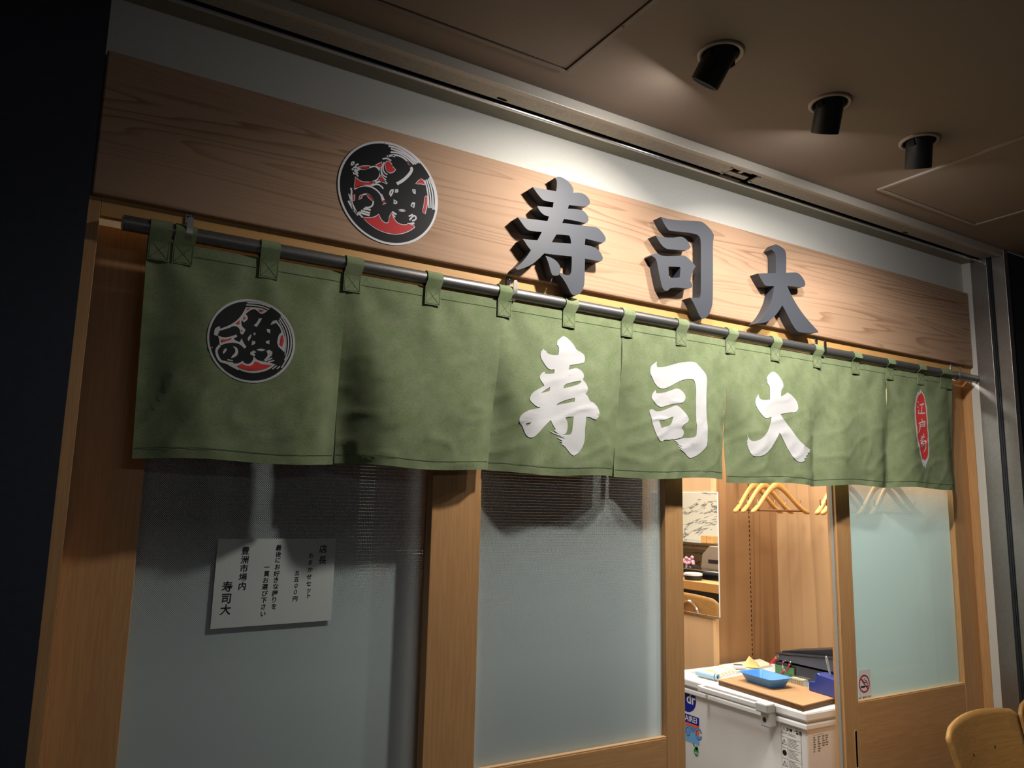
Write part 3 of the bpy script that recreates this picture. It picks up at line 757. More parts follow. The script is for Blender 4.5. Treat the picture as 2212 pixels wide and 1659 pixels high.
E2R = [[(805,330),(820,287),(877,288)],[(1008,303),(1107,328),(1055,357)],[(765,422),(797,465),(753,492)],[(622,550),(690,490),(682,567)],[(713,653),(747,670),(720,692)],[(373,820),(460,820),(553,793),(540,825),(450,850),(390,870)],
 [(640,1275),(720,1233),(800,1265),(870,1267),(920,1245),(950,1193),(1000,1207),(1060,1240),(1238,1260),(1150,1312),(1000,1347),(880,1352),(760,1332)],[(1400,755),(1425,743),(1442,840),(1415,942),(1373,910)]]
ce = [on_cloth(0, [p], cE2)[0] for p in ((137,790),(1637,850),(850,122),(915,1562))]
c2 = ((ce[0][0] + ce[1][0]) / 2, (ce[2][1] + ce[3][1]) / 2); r2 = ((ce[1][0] - ce[0][0]) + (ce[2][1] - ce[3][1])) / 4
bm = B(); prism(bm, circle(c2, r2), 0, 0, caps=(True, False)); drape(bm, 0, .0016); obj('emblem_print', bm, M_PRINTW, panels[0], 'all')
bm = B(); prism(bm, circle(c2, r2 * .945), 0, 0, caps=(True, False)); drape(bm, 0, .0021); obj('emblem_print', bm, M_PRINTK, panels[0], 'all')
bm = B()
for p in E2W: prism(bm, on_cloth(0, smooth_loop(p, 60, 1), cE2), 0, 0, caps=(True, False))
for l, wd in E2L:
    for q in brush(on_cloth(0, l, cE2), wd * r2 / 735): prism(bm, q, 0, 0, caps=(True, False))
drape(bm, 0, .0026); obj('emblem_print', bm, M_PRINTW, panels[0], 'all')
for p in E2R:
    bm = B(); prism(bm, on_cloth(0, p, cE2), 0, 0, caps=(True, False))
    drape(bm, 0, .0031); obj('red_print', bm, M_PRINTR, panels[0], 'all')

# brush-written characters on panels three, four and five
cN = crop(1100, 710, 5.7217); cM = crop(1380, 770, 5.53)
NK = [(590,150),(625,120),(662,92),(700,105),(750,150),(800,210),(827,265),(880,290),(925,325),(934,370),(925,415),(900,428),(820,440),(742,455),(728,508),(775,498),(822,485),(870,505),(910,545),(922,590),(905,630),(940,670),(970,730),(965,775),(940,805),(975,850),(990,893),(1040,915),(1090,970),(1112,1030),(1105,1085),(1072,1125),(1040,1118),(1000,1095),(948,1090),(940,1180),(930,1250),(932,1360),(910,1450),(860,1530),(795,1572),(755,1550),(715,1495),(680,1450),(635,1425),(655,1412),(610,1390),(660,1392),(575,1340),(690,1362),(615,1325),(690,1342),(545,1300),(480,1252),(540,1282),(600,1300),(690,1312),(745,1312),(770,1285),(782,1180),(792,1085),(690,1098),(715,1150),(720,1210),(705,1285),(680,1310),(600,1298),(555,1262),(570,1240),(535,1190),(510,1128),(440,1195),(360,1290),(310,1335),(265,1350),(215,1330),(180,1270),(160,1200),(125,1165),(120,1110),(150,1060),(230,1010),(300,992),(365,985),(380,968),(340,965),(300,935),(255,890),(250,860),(270,810),(300,780),(360,745),(430,705),(405,665),(375,620),(375,580),(400,545),(438,530),(435,555),(490,562),(550,552),(560,505),(490,508),(440,450),(390,370),(380,320),(395,275),(425,248),(430,270),(450,270),(460,300),(500,320),(560,330),(603,325),(612,260),(605,215),(585,200)]
NKH = [[(888,642),(880,670),(830,698),(740,722),(662,740),(680,690),(760,665)],[(502,722),(492,772),(440,785),(385,800),(440,755)],[(808,855),(805,902),(700,922),(578,948),(600,920),(700,880)],[(272,1158),(235,1195),(208,1198),(202,1175),(222,1165)]]
NS1 = [(212,62),(205,95),(215,130),(290,128),(370,108),(440,85),(530,68),(600,62),(672,68),(720,120),(790,200),(812,260),(805,400),(800,560),(805,700),(818,850),(815,1050),(780,1110),(700,1180),(615,1217),(580,1200),(545,1150),(500,1115),(470,1092),(520,1108),(455,1062),(530,1085),(420,1022),(475,1045),(400,985),(440,1005),(510,978),(600,975),(670,962),(688,930),(680,750),(675,560),(680,400),(668,310),(650,275),(600,268),(540,275),(470,300),(400,340),(340,372),(275,390),(220,365),(180,310),(150,240),(130,200),(135,120),(175,85)]
NS2 = [(195,400),(205,442),(280,438),(370,410),(450,378),(500,400),(545,450),(556,490),(540,530),(505,562),(430,562),(350,580),(265,608),(220,590),(170,530),(145,490),(160,440)]
NS3 = [(118,660),(130,635),(160,628),(190,650),(215,660),(280,648),(360,615),(440,580),(480,600),(550,670),(590,730),(592,765),(570,795),(535,810),(505,850),(530,890),(535,920),(510,970),(440,985),(400,985),(370,998),(300,995),(275,1018),(245,1005),(205,930),(175,850),(155,790),(150,735)]
NS3H = [(410,718),(380,818),(320,838),(265,855),(250,800),(235,765),(300,760)]
ND = [(1598,180),(1640,200),(1690,260),(1722,320),(1722,370),(1695,405),(1692,478),(1735,458),(1770,430),(1820,460),(1880,530),(1898,590),(1900,630),(1870,668),(1790,670),(1688,690),(1730,760),(1800,850),(1900,990),(1960,1050),(2052,1128),(2030,1125),(2040,1150),(2010,1150),(2015,1175),(1990,1190),(2000,1210),(1970,1215),(1980,1245),(1930,1268),(1875,1245),(1820,1180),(1760,1080),(1710,970),(1675,912),(1650,970),(1600,1060),(1550,1130),(1490,1180),(1410,1198),(1350,1185),(1310,1120),(1288,1050),(1295,1020),(1282,1030),(1300,980),(1275,908),(1310,985),(1350,1015),(1420,1005),(1480,970),(1530,910),(1560,830),(1582,722),(1520,742),(1480,715),(1430,650),(1390,580),(1385,520),(1425,450),(1428,485),(1450,515),(1500,522),(1562,515),(1562,400),(1560,360),(1528,315),(1530,285),(1522,265),(1532,235),(1560,200)]
prints('character_print', 2, [(NK, NKH)], cN, M_PRINTW, .0018)
prints('character_print', 3, [(NS1, []), (NS2, []), (NS3, [NS3H])], cM, M_PRINTW, .0018)
prints('character_print', 4, [(ND, [])], cM, M_PRINTW, .0018)
# red cartouche on the last panel
cR = crop(1920, 800, 6.1444)
RW = [(410,252),(440,290),(470,340),(480,420),(500,490),(505,590),(515,680),(512,760),(525,830),(522,920),(530,1000),(532,1090),(528,1150),(505,1225),(492,1245),(480,1318),(465,1275),(455,1285),(440,1240),(430,1190),(410,1130),(395,1040),(375,960),(362,880),(358,780),(345,700),(338,600),(335,500),(345,420),(360,340),(380,275),(395,300)]
RR_ = [(408,315),(425,292),(450,330),(466,370),(468,430),(485,500),(490,590),(500,680),(498,760),(510,840),(508,920),(514,1000),(515,1090),(508,1140),(490,1175),(470,1190),(450,1175),(440,1185),(430,1150),(412,1060),(392,960),(378,880),(372,780),(360,700),(352,600),(350,500),(358,430),(375,360),(392,325)]
prints('cartouche_print', 6, [(RW, [])], cR, M_PRINTW, .0016)
prints('cartouche_print', 6, [(RR_, [])], cR, M_PRINTR, .0022)
EDO = [([(372,408),(385,432)],[10,16]),([(366,478),(386,500)],[10,15]),([(388,585),(382,545),(395,520)],[14,12,6]),([(400,462),(430,452),(458,445)],[14,15,17]),([(432,455),(428,520),(424,570)],[15,14,14]),([(390,570),(430,572),(470,568)],[12,18,16]),
 ([(428,640),(436,672)],[8,20]),([(388,705),(430,690),(472,678)],[14,16,18]),([(404,695),(408,740),(402,790),(386,832)],[12,14,16,10]),([(410,745),(440,740),(466,742)],[10,12,14]),([(472,680),(468,720),(464,752)],[16,14,16]),([(412,722),(462,712)],[9,11]),
 ([(420,868),(436,888)],[8,14]),([(458,840),(450,868),(436,886)],[14,13,8]),([(414,906),(440,895),(470,880)],[10,14,12]),([(408,935),(430,925),(452,915)],[8,11,9]),([(436,922),(428,960),(422,985)],[10,12,9]),([(415,965),(440,950),(470,935),(492,942),(482,960)],[9,11,13,13,8]),([(430,975),(450,970),(455,990),(440,1012),(428,1030),(432,1000),(470,970)],[9,9,8,8,10,8,7]),([(472,945),(486,990),(480,1050),(448,1094)],[10,15,16,4])]
bm = B()
for l, ws in EDO:
    sc = (on_cloth(6, [(430, 700)], cR)[0][1] - on_cloth(6, [(430, 800)], cR)[0][1]) / 100
    for q in brush(on_cloth(6, l, cR), [w_ * sc * 1.15 for w_ in ws]): prism(bm, q, 0, 0, caps=(True, False))
drape(bm, 6, .0027); obj('cartouche_print', bm, M_PRINTW, panels[6], 'all')

# ================================================================ WINDOW AND SLIDING DOORS
ZTOP = 2.083
def leaf(name, x0, x1, sl, sr, zr, y0, th, film, glass_y, slx=None, zr0=.0):
    """a glazed wooden leaf: outer x0..x1, glass sl..sr, bottom rail top zr"""
    bm = B(); box(bm, x0, sl, y0, y0 + th, zr0, ZTOP); root = struct(name, bm, M_DOORZ, .0015); root.name = name
    bm = B(); box(bm, sr, x1, y0, y0 + th, zr0, ZTOP); obj('stile', bm, M_DOORZ, root, bevel=.0015)
    bm = B(); box(bm, sl, sr, y0 + .0006, y0 + th, zr0, zr); obj('bottom_rail', bm, M_DOORX, root, bevel=.002)
    bm = B(); box(bm, sl, sr, y0 + .0006, y0 + th, 1.99, ZTOP); obj('top_rail', bm, M_DOORX, root, bevel=.0015)
    bm = B(); box(bm, sl, sr, y0 + .002, glass_y - .002, zr, zr + .004)
    obj('glazing_bead', bm, M_EDGE, root, bevel=.001)
    bm = B(); box(bm, sl, sr, glass_y - .0015, glass_y + .0015, zr, 1.99); obj('glass_pane', bm, M_GLASS, root)
    bm = B(); vs = [bm.verts.new(p) for p in ((sl, glass_y + .003, zr), (sr, glass_y + .003, zr), (sr, glass_y + .003, 1.99), (sl, glass_y + .003, 1.99))]
    bm.faces.new(vs); obj('frosted_film', bm, film, root)
    return root
YW = 1.845                           # fixed window at the left
wl, wr = at(298, 1165, YW).x, at(916, 1200, YW).x + .012
window = leaf('window_1', .037, .93, wl, wr, .72, YW, .035, M_FILM, YW + .014)
YM = 1.790                           # middle leaf
door1 = leaf('door_1', at(933, 1100, YM).x, at(1475, 1100, YM).x, at(1039, 1100, YM).x, at(1437, 1150, YM).x, at(1447, 1593, YM).z, YM, .034, M_FILM, YM + .018)
YR = 1.803                           # right leaf, slid open
rx0, rx1, rs0, rs1 = at(1810, 1200, YR).x, XJ - .005, at(1840, 1200, YR).x, at(2067, 1200, YR).x
door2 = leaf('door_2', rx0, rx1, rs0, rs1, at(1858, 1517, YR).z, YR, .038, M_FILMR, YR + .020)
bm = B(); box(bm, rx0 - .004, rx0 + .0005, YR + .012, YR + .024, 0, ZTOP); obj('pile_seal', bm, M_SEAL, door2)
h = at(1850, 1610, YR)
bm = B()
n = 16; outer = []; inner = []
for k in range(n):
    a = 2 * math.pi * k / n; cz = (.055 if math.sin(a) > 0 else -.055)
    outer.append((h.x + math.cos(a) * .008, h.z - .012 + cz + math.sin(a) * .008)); inner.append((h.x + math.cos(a) * .0058, h.z - .012 + cz + math.sin(a) * .0058))
prism(bm, outer, YR - .0012, YR - .0001, [inner]); obj('pull_rim', bm, M_EDGE, door2)
bm = B(); prism(bm, inner, YR - .0004, YR - .0001); obj('pull_recess', bm, M_VOID, door2)

# bamboo blinds behind the glass
def blind_thing(x0, x1, y, z0, z1, label):
    t = thing('bamboo_blind', label, 'blind', ((x0 + x1) / 2, y, z0), 'bamboo blinds behind the glass')
    bm = B(); n = 150
    for k in range(n):
        z = z0 + (z1 - z0) * k / n; box(bm, x0, x1, y - .0012, y + .0012, z, z + (z1 - z0) / n * .86)
    obj('slats', bm, M_BLIND, t)
    bm = B(); box(bm, x0, x1, y - .004, y + .004, z0 - .012, z0); obj('bottom_bar', bm, M_BLIND, t)
blind_thing(wl - .01, wr + .01, 1.905, .74, 2.08, 'brown bamboo blind behind the left window with the paper notice')
blind_thing(at(1039, 1100, 1.85).x, at(1392, 1150, 1.85).x, 1.86, .86, 2.08, 'brown bamboo blind behind the middle glazed door')

# paper notice on the left window
YP = YW + .0115
q = [at(x, y, YP) for x, y in ((471, 1164), (726, 1163), (715, 1340), (454, 1359))]
t = thing('paper_notice', 'white paper notice with handwritten black columns on the left window', 'notice', ((q[2].x + q[3].x) / 2, YP, q[3].z))
bm = B(); prism(bm, [(p.x, p.z) for p in q], YP - .0004, YP); obj('sheet', bm, M_PAPER, t)
cP = crop(430, 1140, 6.9125)
COLS = [('店長', [(1855,325),(1842,490)], 128), ('おまかせセット', [(1672,420),(1660,525),(1658,630),(1645,738),(1640,838),(1638,935),(1635,1020)], 84),
 ('五五００円', [(1465,680),(1455,775),(1450,870),(1440,965),(1435,1065)], 80),
 ('最後にお好きな握りを', [(1190,305),(1185,400),(1178,490),(1170,590),(1160,690),(1150,785),(1145,880),(1132,985),(1122,1080),(1120,1180)], 88),
 ('一貫お選び下さい', [(1012,595),(1010,690),(995,790),(985,885),(980,985),(968,1085),(960,1185),(955,1290)], 86),
 ('豊洲市場内', [(695,350),(685,485),(672,615),(655,750),(645,880)], 118), ('寿司大', [(422,890),(408,1065),(395,1235)], 152)]
mpp = (q[1] - q[0]).length / 255 / 6.9125
for s_, pos, size in COLS:
    bm = B()
    for ch, p in zip(s_, pos):
        write(bm, ch, at(*cP(p), YP - .0008), (1, 0, 0), (.06, 0, 1), size * mpp * 1.02, .012)
    obj('writing', bm, M_INK, t)

# no-smoking sticker behind the right leaf's glass
YS = YR + .0175
t_c = at(1866, 1477, YS)
t = thing('no_smoking_sticker', 'small white no smoking sticker in the right door glass corner', 'sticker', (t_c.x, YS, t_c.z - .05))
a_, b_ = at(1856, 1460, YS), at(1885, 1503, YS)
bm = B(); prism(bm, [(t_c.x - .028, t_c.z - .060), (t_c.x + .040, t_c.z - .060), (t_c.x + .040, t_c.z + .048), (t_c.x - .028, t_c.z + .048)], YS - .0003, YS); obj('backing', bm, M_STICKW, t)
rr = .031
cc = (t_c.x + .002, t_c.z)
bm = B(); prism(bm, circle(cc, rr, 40), YS - .0006, YS - .0003, [circle(cc, rr * .82, 40)])
for qd in brush([(cc[0] - rr * .64, cc[1] + rr * .64), (cc[0] + rr * .64, cc[1] - rr * .64)], rr * .16): prism(bm, qd, YS - .0008, YS - .0006)
obj('red_prohibition_ring', bm, flat('sign_red', srgb(190, 40, 50)), t)
bm = B()
for l, wd in (([(cc[0] - .020, cc[1] - .010), (cc[0] + .004, cc[1] - .010)], .006), ([(cc[0] + .012, cc[1] - .010), (cc[0] + .020, cc[1] - .010)], .006), ([(cc[0] - .008, cc[1] + .018), (cc[0] - .006, cc[1] + .008), (cc[0] + .004, cc[1] + .004), (cc[0] + .014, cc[1] + .002)], .003), ([(cc[0] + .002, cc[1] + .018), (cc[0] + .006, cc[1] + .010), (cc[0] + .016, cc[1] + .008), (cc[0] + .018, cc[1] - .004)], .003)):
    for qd in brush(l, wd): prism(bm, qd, YS - .0005, YS - .0003)
obj('black_marks', bm, M_INK, t); bm = B()
write(bm, 'NO SMOKING', (cc[0], YS - .0006, cc[1] - .047), (1, 0, 0), (0, 0, 1), .0115, .008)
obj('caption', bm, M_INK, t)

# ================================================================ INSIDE THE SHOP: SHELL
bm = B(); box(bm, -.2, 3.60, 1.84, 7.2, 2.45, 2.52); struct('ceiling_interior', bm, M_PLASTER)
bm = B(); box(bm, -.2, 3.60, 7.0, 7.1, 0, 2.45); struct('wall_back', bm, M_PANEL)
XE = 3.405
bm = B(); box(bm, XE, XE + .1, 1.85, 7.0, 0, 2.45); struct('wall_east', bm, M_PANEL)
bm = B(); box(bm, 2.93, XE, 2.90, 7.0, 0, 2.45); struct('wall_alcove', bm, M_PANEL)
bm = B(); box(bm, 2.952, XE, 2.888, 2.90, 0, 2.45); struct('trim_13', bm, M_BACKP)
bm = B(); box(bm, 2.93, 2.952, 2.880, 2.90, 0, 2.45); struct('trim_14', bm, M_EDGE, .001)
bm = B(); box(bm, -.1, .0, 1.90, 7.0, 0, 2.45); struct('wall_west', bm, M_PLASTER)
bm = B(); box(bm, 1.15, 1.22, 3.2, 7.0, 0, 2.45); struct('wall_marble', bm, M_MARBLE)
# slotted shelf standard let into the alcove's back wall
sx = at(1621, 1250, 2.886).x
t = thing('shelf_standard', 'slotted upright shelf rail in the brown alcove wall', 'shelf rail', (sx, 2.887, .2))
bm = B(); box(bm, sx - .006, sx + .006, 2.8855, 2.8879, .2, 2.3); obj('rail', bm, M_BACKP, t)
bm = B()
for k in range(82): box(bm, sx - .0025, sx + .0025, 2.8848, 2.8856, .3 + k * .024, .3 + k * .024 + .014)
obj('slots', bm, M_VOID, t)
# mirror on the side of the alcove block
XM = 2.93
mz0, mz1 = atX(1553, 1333, XM).z, atX(1553, 1064, XM).z
my0 = atX(1553, 1200, XM).y
t = thing('wall_mirror', 'tall frameless mirror on the wooden wall reflecting counter and marble', 'mirror', (XM, my0 + .25, mz0))
bm = B(); box(bm, XM - .005, XM - .0004, my0, my0 + .5, mz0, mz1); obj('mirror_glass', bm, M_MIRROR, t)
bm = B(); box(bm, XM - .009, XM - .0002, my0, my0 + .5, mz0 - .010, mz0 + .001); obj('bottom_channel', bm, M_CHROME, t, bevel=.001)
bm = B(); box(bm, XM - .0055, XM - .0002, my0 - .003, my0, mz0, mz1 + .002); box(bm, XM - .0055, XM - .0002, my0, my0 + .5, mz1, mz1 + .003); obj('bevelled_edge', bm, M_STICKW, t)
# ceiling light fixtures, the last one for the added fill
for k, (x, y, a, b) in enumerate(INSIDE):
    lab = ('flat ceiling light just inside the doorway', 'long ceiling light over the aisle', 'long ceiling light over the counter', 'small added fill light inside the middle glazed door')[k]
    t = thing('ceiling_and_fill_light', lab, 'ceiling light', (x, y, 2.45), 'lights on the shop ceiling')
    bm = B(); box(bm, x - a / 2 - .03, x + a / 2 + .03, y - b / 2 - .03, y + b / 2 + .03, 2.430, 2.4499); obj('housing', bm, M_WHITEP, t, bevel=.003)
    bm = B(); box(bm, x - a / 2, x + a / 2, y - b / 2, y + b / 2, 2.4265, 2.430); obj('diffuser', bm, M_TUBE, t)

# ================================================================ CHEST FREEZER AND WHAT LIES ON IT
FX0, FX1, FY0, FY1, FZ = 2.572, 3.22, 2.066, 2.862, .735
t = thing('chest_freezer', 'white chest freezer just inside the open doorway', 'freezer', (2.9, 2.46, 0))
BX = FX0 + .014
bm = B(); box(bm, BX, FX1 - .01, FY0 + .012, FY1 - .008, .03, .672); fb = obj('body', bm, M_WHITEP, t, bevel=.008)
bm = B(); box(bm, FX0 + .002, FX1, FY0 + .002, FY1, .668, .690); obj('top_flange', bm, M_WHITEP, t, bevel=.005)
bm = B(); box(bm, FX0 + .012, FX1 - .01, FY0 + .012, FY1 - .01, .688, .700); obj('gasket', bm, M_GREYP, t)
bm = B(); box(bm, FX0, FX1, FY0, FY1, .698, FZ); obj('lid', bm, M_WHITEP, t, bevel=.008)
for (x, y) in ((2.62, 2.12), (2.62, 2.80), (3.17, 2.12), (3.17, 2.80)):
    bm = B(); lathe(bm, (x, y, 0), (0, 0, 1), [(.022, 0), (.022, .03), (.012, .035)], 12); obj('foot', bm, M_BLKP, t)
hy0, hy1 = 2.275, 2.585
hz = .720
bm = B(); box(bm, FX0 - .046, FX0 - .034, hy0, hy1, hz - .011, hz + .011); hb = obj('handle_bar', bm, M_WHITEP, t, bevel=.004)
bm = B(); box(bm, FX0 - .046, FX0 + .001, hy1, hy1 + .014, hz - .013, hz + .013); obj('end_post', bm, M_WHITEP, hb, bevel=.004)
bm = B(); box(bm, FX0 - .050, FX0 - .0005, hy0 - .062, hy0, hz - .02, hz + .017); lk = obj('lock_block', bm, M_GREYP, t, bevel=.006)
bm = B(); box(bm, FX0 - .036, BX + .002, hy0 - .058, hy0 - .014, hz - .075, hz - .018); obj('catch', bm, M_GREYP, lk, bevel=.006)
bm = B(); lathe(bm, (FX0 - .0364, hy0 - .036, hz - .046), (-1, 0, 0), [(.009, -.001), (.009, .001), (.006, .0015), (0, .0012)], 20); obj('keyhole', bm, M_BLKP, lk)
# stickers on the long side, read from the aisle
AX, AY = Vector((0, -1, 0)), Vector((0, 0, 1))
XS = BX - .0004
def side(bm, y0, y1, z0, z1, lay=0):
    x = XS - lay * .0003; vs = [bm.verts.new((x, y, z)) for y, z in ((y0, z0), (y1, z0), (y1, z1), (y0, z1))]; bm.faces.new(vs)
def sidec(bm, y, z, r, lay=0, sy=1.0, n=40):
    bm.faces.new([bm.verts.new((XS - lay * .0003, y + sy * r * math.cos(2 * math.pi * k / n), z + r * math.sin(2 * math.pi * k / n))) for k in range(n)])
p_ = atX(1505, 1521, XS); cy_, cz_ = p_.y + .062, p_.z + .012
bm = B(); sidec(bm, cy_, cz_, .058, 1); st = obj('logo_sticker', bm, M_STICKB, t, label='round blue sticker')
bm = B(); write(bm, 'dr', (XS - .0008, cy_ - .026, cz_), AX, AY, .062, .02); write(bm, 'n', (XS - .0008, cy_ + .026, cz_), AX, AY, .062, .02)
obj('lettering', bm, M_STICKW, st)
r0, r1 = atX(1510, 1551, XS), atX(1511, 1611, XS)
ye, z1_, z0_ = r0.y, r0.z, r1.z
bm = B(); side(bm, ye, ye + .17, z1_ - .036, z1_, 1); st = obj('maker_sticker', bm, M_STICKB, t, label='square sticker with a blue heading')
bm = B(); side(bm, ye, ye + .17, z0_, z1_ - .036, 1); obj('blue_field', bm, M_STICKL, st)
bm = B(); side(bm, ye, ye + .17, z1_ - .050, z1_ - .036, 2); side(bm, ye, ye + .028, z1_ - .075, z1_ - .050, 2); obj('orange_band', bm, M_STICKO, st)
bm = B(); write(bm, 'DAIREI', (XS - .0010, ye + .062, z1_ - .018), AX, AY, .034, .014); obj('heading', bm, M_STICKW, st)
bm = B(); write(bm, '-60℃', (XS - .0010, ye + .060, z0_ + .045), AX, AY, .062, .03); obj('outline', bm, M_STICKB, st)
bm = B(); write(bm, '-60℃', (XS - .0014, ye + .060, z0_ + .045), AX, AY, .062, .0); obj('figures', bm, M_STICKL, st)
ge = atX(1504, 1624, XS)
bm = B(); sidec(bm, ge.y, ge.z, .019, 1, .8); sidec(bm, ge.y - .004, ge.z + .016, .009, 1)
vs = [bm.verts.new((XS - .0003, ge.y + a, ge.z + b)) for a, b in ((.004, .016), (.020, .024), (.022, .034), (.008, .024))]; bm.faces.new(vs)
st = obj('eco_sticker', bm, M_STICKG, t, label='green apple-shaped sticker')
bm = B(); write(bm, 'eco', (XS - .0008, ge.y - .003, ge.z - .004), AX, AY, .017, .02); obj('lettering', bm, M_STICKW, st)
# warning label: heading and four rows of pictogram and fine print
w0, w1 = atX(1687, 1563, XS), atX(1730, 1576, XS)
ly0, ly1, lz = w0.y, w1.y, w0.z; lw = ly0 - ly1
bm = B(); side(bm, ly1, ly0, lz - .26, lz, 1); lab_ = obj('warning_label', bm, M_STICKW, t)
bm = B(); g = .0012
def rule(z): side(bm, ly1, ly0, z - g / 2, z + g / 2, 2)
for k in range(7): rule(lz - .0006 - (0 if k == 0 else .045 + (k - 1) * .040))
for y in (ly0 - g, ly1): side(bm, y, y + g, lz - .26, lz, 2)
side(bm, ly0 - lw * .30, ly0 - lw * .30 + g, lz - .26, lz - .045, 2)
obj('rules', bm, M_GREYTXT, lab_)
bm = B()
write(bm, '注意・警告', (XS - .0008, ly0 - lw * .66, lz - .016), AX, AY, .0150, .03)
obj('heading', bm, M_INK, lab_)
for k in range(6):
    bm = B()
    zc = lz - (.022 if k == 0 else .045 + (k - 1) * .040 + .020); yc = ly0 - lw * .15
    if k == 2: sidec(bm, yc, zc, .0105, 2)
    else:
        rr_ = .014 if k == 0 else .012
        tri = [(yc + rr_ * math.cos(a), zc - .002 + rr_ * math.sin(a)) for a in (math.pi / 2, math.pi * 7 / 6, -math.pi / 6)]
        for a, b in zip(tri, tri[1:] + tri[:1]):
            d = Vector((b[0] - a[0], b[1] - a[1])).normalized() * .0008; nn = Vector((-d.y, d.x))
            bm.faces.new([bm.verts.new((XS - .0006, q_[0], q_[1])) for q_ in ((a[0] - d.x + nn.x, a[1] - d.y + nn.y), (b[0] + d.x + nn.x, b[1] + d.y + nn.y), (b[0] + d.x - nn.x, b[1] + d.y - nn.y), (a[0] - d.x - nn.x, a[1] - d.y - nn.y))])
        side(bm, yc - .0008, yc + .0008, zc - .004, zc + .006, 2)
    obj('pictogram', bm, M_INK, lab_)
bm = B()
for k in range(6):
    z = lz - (.030 if k == 0 else .045 + (k - 1) * .040 + .007)
    for j in range(2 if k == 0 else 6):
        L_ = lw * (.60 if k == 0 else .64) * (.6 + .4 * random.random()) * (.8 if j == 0 else 1)
        side(bm, ly0 - lw * .34 - L_, ly0 - lw * .34, z - j * .0052, z - j * .0052 + (.0030 if j == 0 and k else .0019), 2)
obj('fine_print', bm, M_GREYTXT, lab_)
# rating plate on the short end
YE_ = FY0 + .0116
def endr(bm, x0, x1, z0, z1): bm.faces.new([bm.verts.new(p) for p in ((x0, YE_ - .0003, z0), (x1, YE_ - .0003, z0), (x1, YE_ - .0003, z1), (x0, YE_ - .0003, z1))])
e0, e1 = at(1755, 1592, YE_), at(1795, 1622, YE_)
bm = B(); random.seed(3)
endr(bm, e0.x, e0.x + .07, e0.z + .004, e0.z + .005)
for cx_ in (0, .026, .052, .072):
    for j in range(7 if cx_ < .05 else 5):
        endr(bm, e0.x + .004 + cx_, e0.x + .004 + cx_ + .008 + .010 * random.random(), e0.z - .006 - j * .0085, e0.z - .0015 - j * .0085)
obj('rating_print', bm, M_GREYTXT, t)

# loose plywood board on the lid
bz = FZ + .0008; bt = .758
t = thing('loose_board', 'brown plywood board lying on the freezer lid under the blue tray', 'board', (2.70, 2.31, bz))
K = [atZ(x, y, bt) for x, y in ((1735, 1524), (1816, 1504), (1640, 1450), (1551, 1468))]
bn, br, bl = K[0], K[1], K[3]; bk = bl + (br - bn)
def quadbox(bm, pts, z0, z1):
    vs = [[bm.verts.new((p.x, p.y, z)) for p in pts] for z in (z0, z1)]
    bm.faces.new(vs[0][::-1]); bm.faces.new(vs[1])
    n = len(pts)
    for i in range(n): bm.faces.new((vs[0][i], vs[0][(i + 1) % n], vs[1][(i + 1) % n], vs[1][i]))
bm = B(); quadbox(bm, [bn, br, bk, bl], bt - .004, bt); obj('face_veneer', bm, M_TILEBOARD, t)
bm = B(); ins = lambda p: p + (Vector(((bn.x + bk.x) / 2, (bn.y + bk.y) / 2, p.z)) - p).normalized() * .002
quadbox(bm, [ins(p) for p in (bn, br, bk, bl)], bz, bt - .004); obj('ply_core', bm, M_PLYEDGE, t)

def loft(bm, rings, cap0=True, cap1=True):
    vs = [[bm.verts.new(p) for p in r] for r in rings]; n = len(rings[0])
    for a, b in zip(vs, vs[1:]):
        for i in range(n): bm.faces.new((a[i], a[(i + 1) % n], b[(i + 1) % n], b[i]))
    if cap0: bm.faces.new(vs[0][::-1])
    if cap1: bm.faces.new(vs[-1])
def rquad(c, u, v, a, b, r, z, n=5):
    """rounded rectangle about c with half sizes a along u and b along v"""
    out = []
    for sx_, sy_, st_ in ((1, 1, 0), (-1, 1, 1), (-1, -1, 2), (1, -1, 3)):
        for k in range(n):
            th = math.pi / 2 * (st_ + k / (n - 1))
            p = Vector((c[0], c[1], 0)) + Vector(u) * (sx_ * (a - r) + math.cos(th) * r) + Vector(v) * (sy_ * (b - r) + math.sin(th) * r)
            out.append((p.x, p.y, z))
    return out
# blue tray
tz = bt + .040
T = [atZ(x, y, tz) for x, y in ((1596, 1450), (1638, 1443), (1713, 1464), (1668, 1471))]
tc = sum(T, Vector()) / 4; u = (T[2] - T[1] + T[3] - T[0]); v = (T[1] - T[0] + T[2] - T[3]); la, lb = u.length / 4, v.length / 4; u.z = v.z = 0; u.normalize(); v = Vector((-u.y, u.x, 0))
bm = B(); rings = []
for a, b, z in ((la - .026, lb - .026, bt + .0006), (la - .007, lb - .007, tz - .004), (la, lb, tz - .002), (la, lb, tz), (la - .008, lb - .008, tz - .001), (la - .028, lb - .028, bt + .004)):
    rings.append(rquad(tc, u, v, a, b, max(.008, .022 - (la - a) * .4), z))
loft(bm, rings)
tag(obj('plastic_tray', bm, M_BLUE, None, True, base=(tc.x, tc.y, bt)), 'shallow bright blue plastic tray on the brown board', 'tray')

